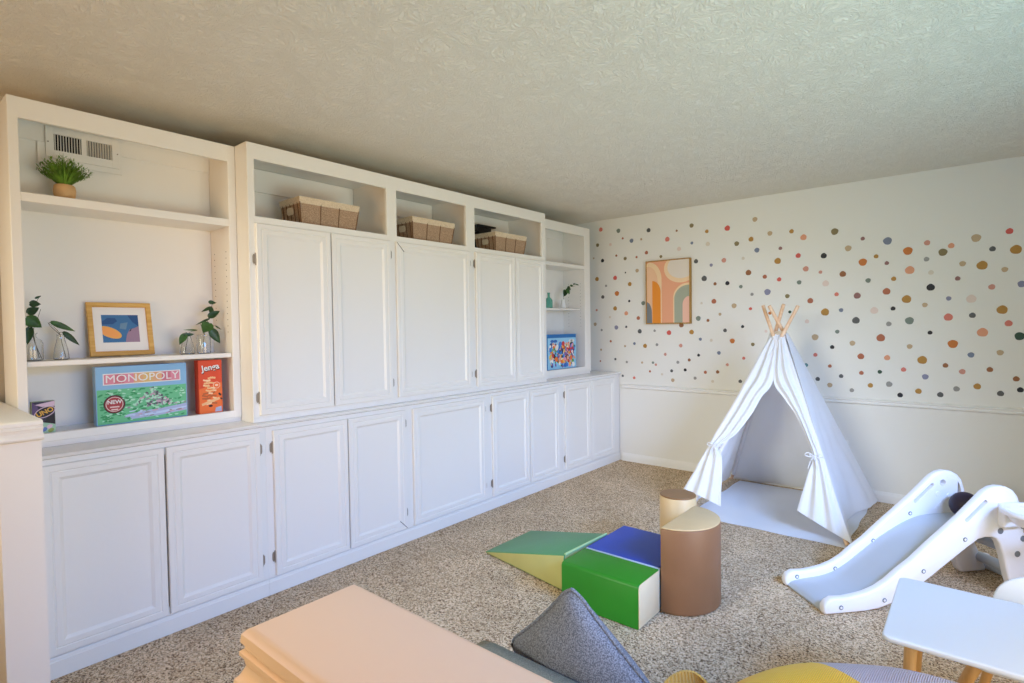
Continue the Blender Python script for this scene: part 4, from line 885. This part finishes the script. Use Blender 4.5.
b = B(); pts = [(p.x, p.z) for p in P] + [(p.x + .004, p.z - .012) for p in P[::-1]]
prism(b, pts, 'y', -(HW - .0425), HW - .0425); obj('chute', b, M['grey_plastic'], r, 40, local=True)
for x, z in ((1.055, .215), (1.125, .085)):
    b = B(); tube(b, [(x, -HW + .03, z), (x, HW - .03, z)], .026, 16); obj('ladder_rung', b, M['grey_plastic'], r, 40, local=True)
b = B(); tube(b, [(1.19, -.16, .034), (1.19, .22, .034)], .028, 16); o = obj('base_bar', b, M['grey_plastic'], r, 40, local=True)
for y in (.235, -.175):
    b = B(); tube(b, [(1.10, y, .026), (1.13, y, .028), (1.25, y, .028), (1.28, y, .026)], .024, 16); sphere(b, (1.10, y, .026), .024); sphere(b, (1.28, y, .026), .024); obj('foot', b, M['plastic'], r, 50, local=True)
hc = (.955, -HW - .155, .475)
b = B(); torus(b, hc, .135, .013, 48, 14); obj('hoop_ring', b, M['plastic'], r, 50, local=True)
b = B(); t0 = []
def skirt(u, v):
    a = 2 * PI * u; q = .131 - .035 * v; return Vector((hc[0] + q * math.cos(a), hc[1] + q * math.sin(a), hc[2] - .005 - .05 * v))
grid(b, skirt, 48, 3, closeu=True); obj('hoop_collar', b, M['plastic'], r, 60, local=True, solid=.004)
b = B(); box(b, .90, 1.01, -HW - .035, -HW + .004, .37, .485, .010, 3); o = obj('hoop_bracket', b, M['plastic'], r, 50, local=True)
for x, z in ((.917, .345), (1.012, .226), (1.042, .362), (1.043, .300)):
    q = B(); yy = -HW; tube(q, [(x, yy + .002, z), (x, yy - .0022, z)], .015, 16); o = obj('screw_cover', q, M['screw'], r, 30, local=True)
bl = Vector((.937, .035)); mxr = rootmat(r)
pos = mxr @ Vector((bl.x, bl.y, .3365 + .068))
b = B(); sphere(b, pos, .068, u=32, v=20)
o = obj('toy_ball', b, M['ball'], None, 80); tag(o, 'dark purple toy ball sitting on the slide platform', 'ball')

# ------------------------------------------------------------------ table and chair
r = thing('play_table', 'low white play table with round wooden legs', 'table', (2.95, -2.83, 0))
b = B(); prism(b, rrect(2.572, 3.30, -3.078, -2.586, .024), 'z', .435, .450, .004, 2); obj('tabletop', b, M['laminate'], r, 50)
for x, y, sx, sy in ((2.640, -3.02, -1, -1), (2.640, -2.64, -1, 1), (3.246, -3.02, 1, -1), (3.246, -2.64, 1, 1)):
    b = B(); tube(b, [(x, y, .4348), (x + sx * .022, y + sy * .022, .002)], .0165, 18, r2=.0115); obj('leg', b, M['beech'], r)
    b = B(); lathe(b, [(0, .4347), (.03, .4347), (.03, .428), (0, .428)], (x, y, 0), 18); obj('leg_plate', b, M['laminate'], r)
r = thing('toddler_chair', 'small white toddler chair with rounded back, tucked under the play table', 'chair', (2.97, -2.56, 0))
b = B(); prism(b, rrect(2.770, 3.150, -2.735, -2.40, .05), 'z', .262, .280, .005, 2); obj('seat', b, M['laminate'], r, 50)
b = B(); mxb = Matrix.Translation((.016, -2.412, .2805)) @ Matrix.Rotation(-.10, 4, 'X')
pts = [(2.812, 0), (3.118, 0)] + [(3.118 - .11 + .11 * math.cos(a), .085 + .11 * math.sin(a)) for a in [PI / 2 * k / 10 for k in range(11)]] + [(2.812 + .11 + .11 * math.cos(a), .085 + .11 * math.sin(a)) for a in [PI / 2 + PI / 2 * k / 10 for k in range(11)]]
prism(b, pts, 'y', -.008, .008, .004, 2, mx=mxb); obj('backrest', b, M['laminate'], r, 50)
for x, y, sx, sy in ((2.785, -2.700, -1.1, -1), (2.845, -2.44, -.5, 1), (3.115, -2.700, 1, -1), (3.09, -2.44, .5, 1)):
    b = B(); tube(b, [(x, y, .2618), (x + sx * .10, y + sy * .03, .002)], .019, 16, r2=.013); obj('leg', b, M['beech'], r)

# ------------------------------------------------------------------ soft seating by the half wall
r = thing('floor_bench', 'low grey green upholstered bench against the cream half wall', 'bench', (1.84, -4.08, 0))
def cushion(bm, x0, x1, y0, y1, z0, z1, rad):
    t = B(); bmesh.ops.create_cube(t, size=1)
    bmesh.ops.subdivide_edges(t, edges=t.edges, cuts=10, use_grid_fill=True)
    hx, hy, hz = (x1 - x0) / 2, (y1 - y0) / 2, (z1 - z0) / 2; c = Vector(((x0 + x1) / 2, (y0 + y1) / 2, (z0 + z1) / 2))
    for v in t.verts:
        q = Vector((v.co.x * 2 * hx, v.co.y * 2 * hy, v.co.z * 2 * hz)); i = Vector((max(-hx + rad, min(hx - rad, q.x)), max(-hy + rad, min(hy - rad, q.y)), max(-hz + rad, min(hz - rad, q.z))))
        d = q - i
        if d.length > 1e-6: q = i + d.normalized() * rad
        crown = (1 - (q.x / hx) ** 2) * (1 - (q.y / hy) ** 2)
        q.z += .012 * crown * (1 if q.z > 0 else 0)
        v.co = c + q
    merge(bm, t)
b = B(); cushion(b, 1.535, 2.14, -4.46, -3.672, .185, .355, .034); obj('seat_cushion', b, M['sofa'], r, 60)
b = B(); box(b, 1.545, 2.125, -4.45, -3.69, .045, .184, .01, 2); obj('base', b, M['sofa'], r, 50)
for x in (1.60, 2.08):
    for y in (-4.41, -3.75):
        b = B(); tube(b, [(x, y, .0445), (x, y, .002)], .018, 14); obj('foot', b, M['gap'], r)

# square pillow standing on a corner, leaning on the bench
r = thing('floor_pillow', 'grey blue linen square pillow standing on its corner against the bench', 'pillow', (1.90, -3.6, 0))
side = .43; cs = math.radians(47); e1 = Vector((math.sin(cs), 0, -math.cos(cs)))
cor = Vector((1.866, -3.640, .607))
lean = .16
def pil(u, v, s):
    # u,v in 0..1 along the two sides from the top corner
    pin = .035; a, c = u * 2 - 1, v * 2 - 1
    U_, V_ = a * (1 - pin * (1 - a * a) * 0) , c
    da = 1 - .055 * (1 - c * c) * 0 - .07 * (1 - abs(c) ** 2) * 0
    cr = 1 - .07 * max(0, abs(a) - .75) / .25 * max(0, abs(c) - .75) / .25; inx = a * (1 - .06 * (1 - c * c)) * cr; iny = c * (1 - .06 * (1 - a * a)) * cr
    th = .075 * ((1 - a * a) * (1 - c * c)) ** .5
    uu, vv = (inx + 1) / 2 * side, (iny + 1) / 2 * side
    x = uu * math.sin(.80) - vv * math.sin(.77); z = -uu * math.cos(.80) - vv * math.cos(.77)
    wr = .006 * noise.noise(Vector((x * 9, z * 9, s)))
    return cor + Vector((x, 0, z)) + Vector((0, 1, .0)) * (-z * lean) + Vector((0, 1, lean)).normalized() * (s * (th + wr * (th > .01)))
b = B(); grid(b, lambda u, v: pil(u, v, -1), 24, 24); grid(b, lambda u, v: pil(u, v, 1), 24, 24); bmesh.ops.remove_doubles(b, verts=b.verts, dist=.0005); bmesh.ops.recalc_face_normals(b, faces=b.faces)
obj('cover', b, M['denim'], r, 70)
b = B(); ring = [pil(k / 20, 0, 0) for k in range(20)] + [pil(1, k / 20, 0) for k in range(20)] + [pil(1 - k / 20, 1, 0) for k in range(20)] + [pil(0, 1 - k / 20, 0) for k in range(21)]
tube(b, ring, .0055, 8); obj('piping', b, M['denim'], r, 60)

# big knitted pouf, colour blocked
pc = Vector((2.78, -3.675, 0)); PR = .57
r = thing('knitted_pouf', 'big round ribbed knit pouf in yellow and lavender blocks', 'pouf', tuple(pc))
def pouf(a0, a1, mi_name, mname):
    def fn(u, v):
        a = lerp(a0, a1, u); th_ = lerp(-PI / 2 * .92, PI / 2, v)
        rr = PR * max(0, math.cos(th_)) ** .62; z = .265 + .265 * math.sin(th_)
        if v == 0: rr *= .8
        n_ = .008 * noise.noise(Vector((math.cos(a) * 2, math.sin(a) * 2, z * 6)))
        return pc + Vector(((rr + n_) * math.cos(a), (rr + n_) * math.sin(a), max(.004, z + n_)))
    b = B(); grid(b, fn, 48, 36); bmesh.ops.remove_doubles(b, verts=b.verts, dist=.0004); bmesh.ops.recalc_face_normals(b, faces=b.faces)
    o = obj(mi_name, b, M[mname], r, 80); return o
o = pouf(math.radians(137), math.radians(285), 'cover_panel', 'yellow_knit'); o['label'] = 'yellow ribbed knit panel'
o = pouf(math.radians(-75), math.radians(137), 'cover_panel', 'lav_knit'); o['label'] = 'lavender grey ribbed knit panel'
b = B()
lp = [pc + Vector(q) for q in ((-.50, .20, .26), (-.56, .20, .35), (-.61, .17, .375), (-.65, .11, .34), (-.63, .03, .26), (-.52, .02, .21))]
Q = smooth_path(lp, 30)
def strap(u, v):
    k = min(len(Q) - 2, int(u * (len(Q) - 1))); p = Q[k].lerp(Q[k + 1], u * (len(Q) - 1) - k); return p + Vector((.012, .02, -.03)) * (v - .5) * 1.6
grid(b, strap, 40, 3); o = obj('carry_strap', b, M['tan_strap'], r, 70, solid=.006); o['label'] = 'tan yellow carry strap loop'

# ------------------------------------------------------------------ light
def area(name, loc, target, sx, sy, power, col, spread=180):
    l = bpy.data.lights.new(name, 'AREA'); l.shape = 'RECTANGLE'; l.size = sx; l.size_y = sy; l.energy = power; l.color = col; l.spread = math.radians(spread)
    o = bpy.data.objects.new(name, l); COL.objects.link(o); o.location = loc
    o.rotation_euler = (Vector(target) - Vector(loc)).to_track_quat('-Z', 'Y').to_euler(); return o
area('window_daylight', (XR + .10, -3.5, 1.0), (0, -3.0, .35), 2.4, 1.4, 30, (1.0, .77, .50), 125)
area('lawn_bounce', (XR + .08, -3.5, .5), (2.3, -2.6, 2.44), 2.4, .7, 20, (.35, .85, 1.0), 115)
area('blue_sky_light', (XR + .10, -3.5, 2.0), (.6, -2.9, 0), 2.6, .5, 24.5, (.02, .33, 1.0), 64)
area('tent_sky_fill', (XR + .10, -3.0, 2.0), (1.2, -.7, .2), 1.4, .5, 17.5, (.32, .52, 1.0), 60)  # extra panel added in the window opening to lift the dim tent area
area('warm_uplight_fill', (1.6, -6.9, .8), (-.2, -2.6, 2.1), 2.0, .8, 8.2, (1.0, .58, .25), 85)  # added warm uplight without a fixture, aimed to warm the upper cabinets
area('cap_warm_fill', (2.3, -5.0, 2.38), (2.3, -5.0, 0), .4, .4, 3.3, (1.0, .60, .34), 130)  # added overhead fill, no fixture here; brightens the right half wall cap
area('rear_fill_light', (.7, -7.3, 2.1), (1.4, -.6, .4), 1.6, .6, 11, (1.0, .98, .78), 50)  # added soft fill from behind the camera; the wall there has no window
w = bpy.data.worlds.new('world'); S.world = w; w.use_nodes = True
w.node_tree.nodes['Background'].inputs['Color'].default_value = (.75, .85, 1, 1); w.node_tree.nodes['Background'].inputs['Strength'].default_value = .15

S.view_settings.view_transform = 'Standard'; S.view_settings.look = 'None'; S.view_settings.gamma = 1; S.view_settings.use_curve_mapping = False
S.view_settings.exposure = .08
S.cycles.use_denoising = True
S.cycles.max_bounces = 10; S.cycles.diffuse_bounces = 6; S.cycles.transmission_bounces = 8
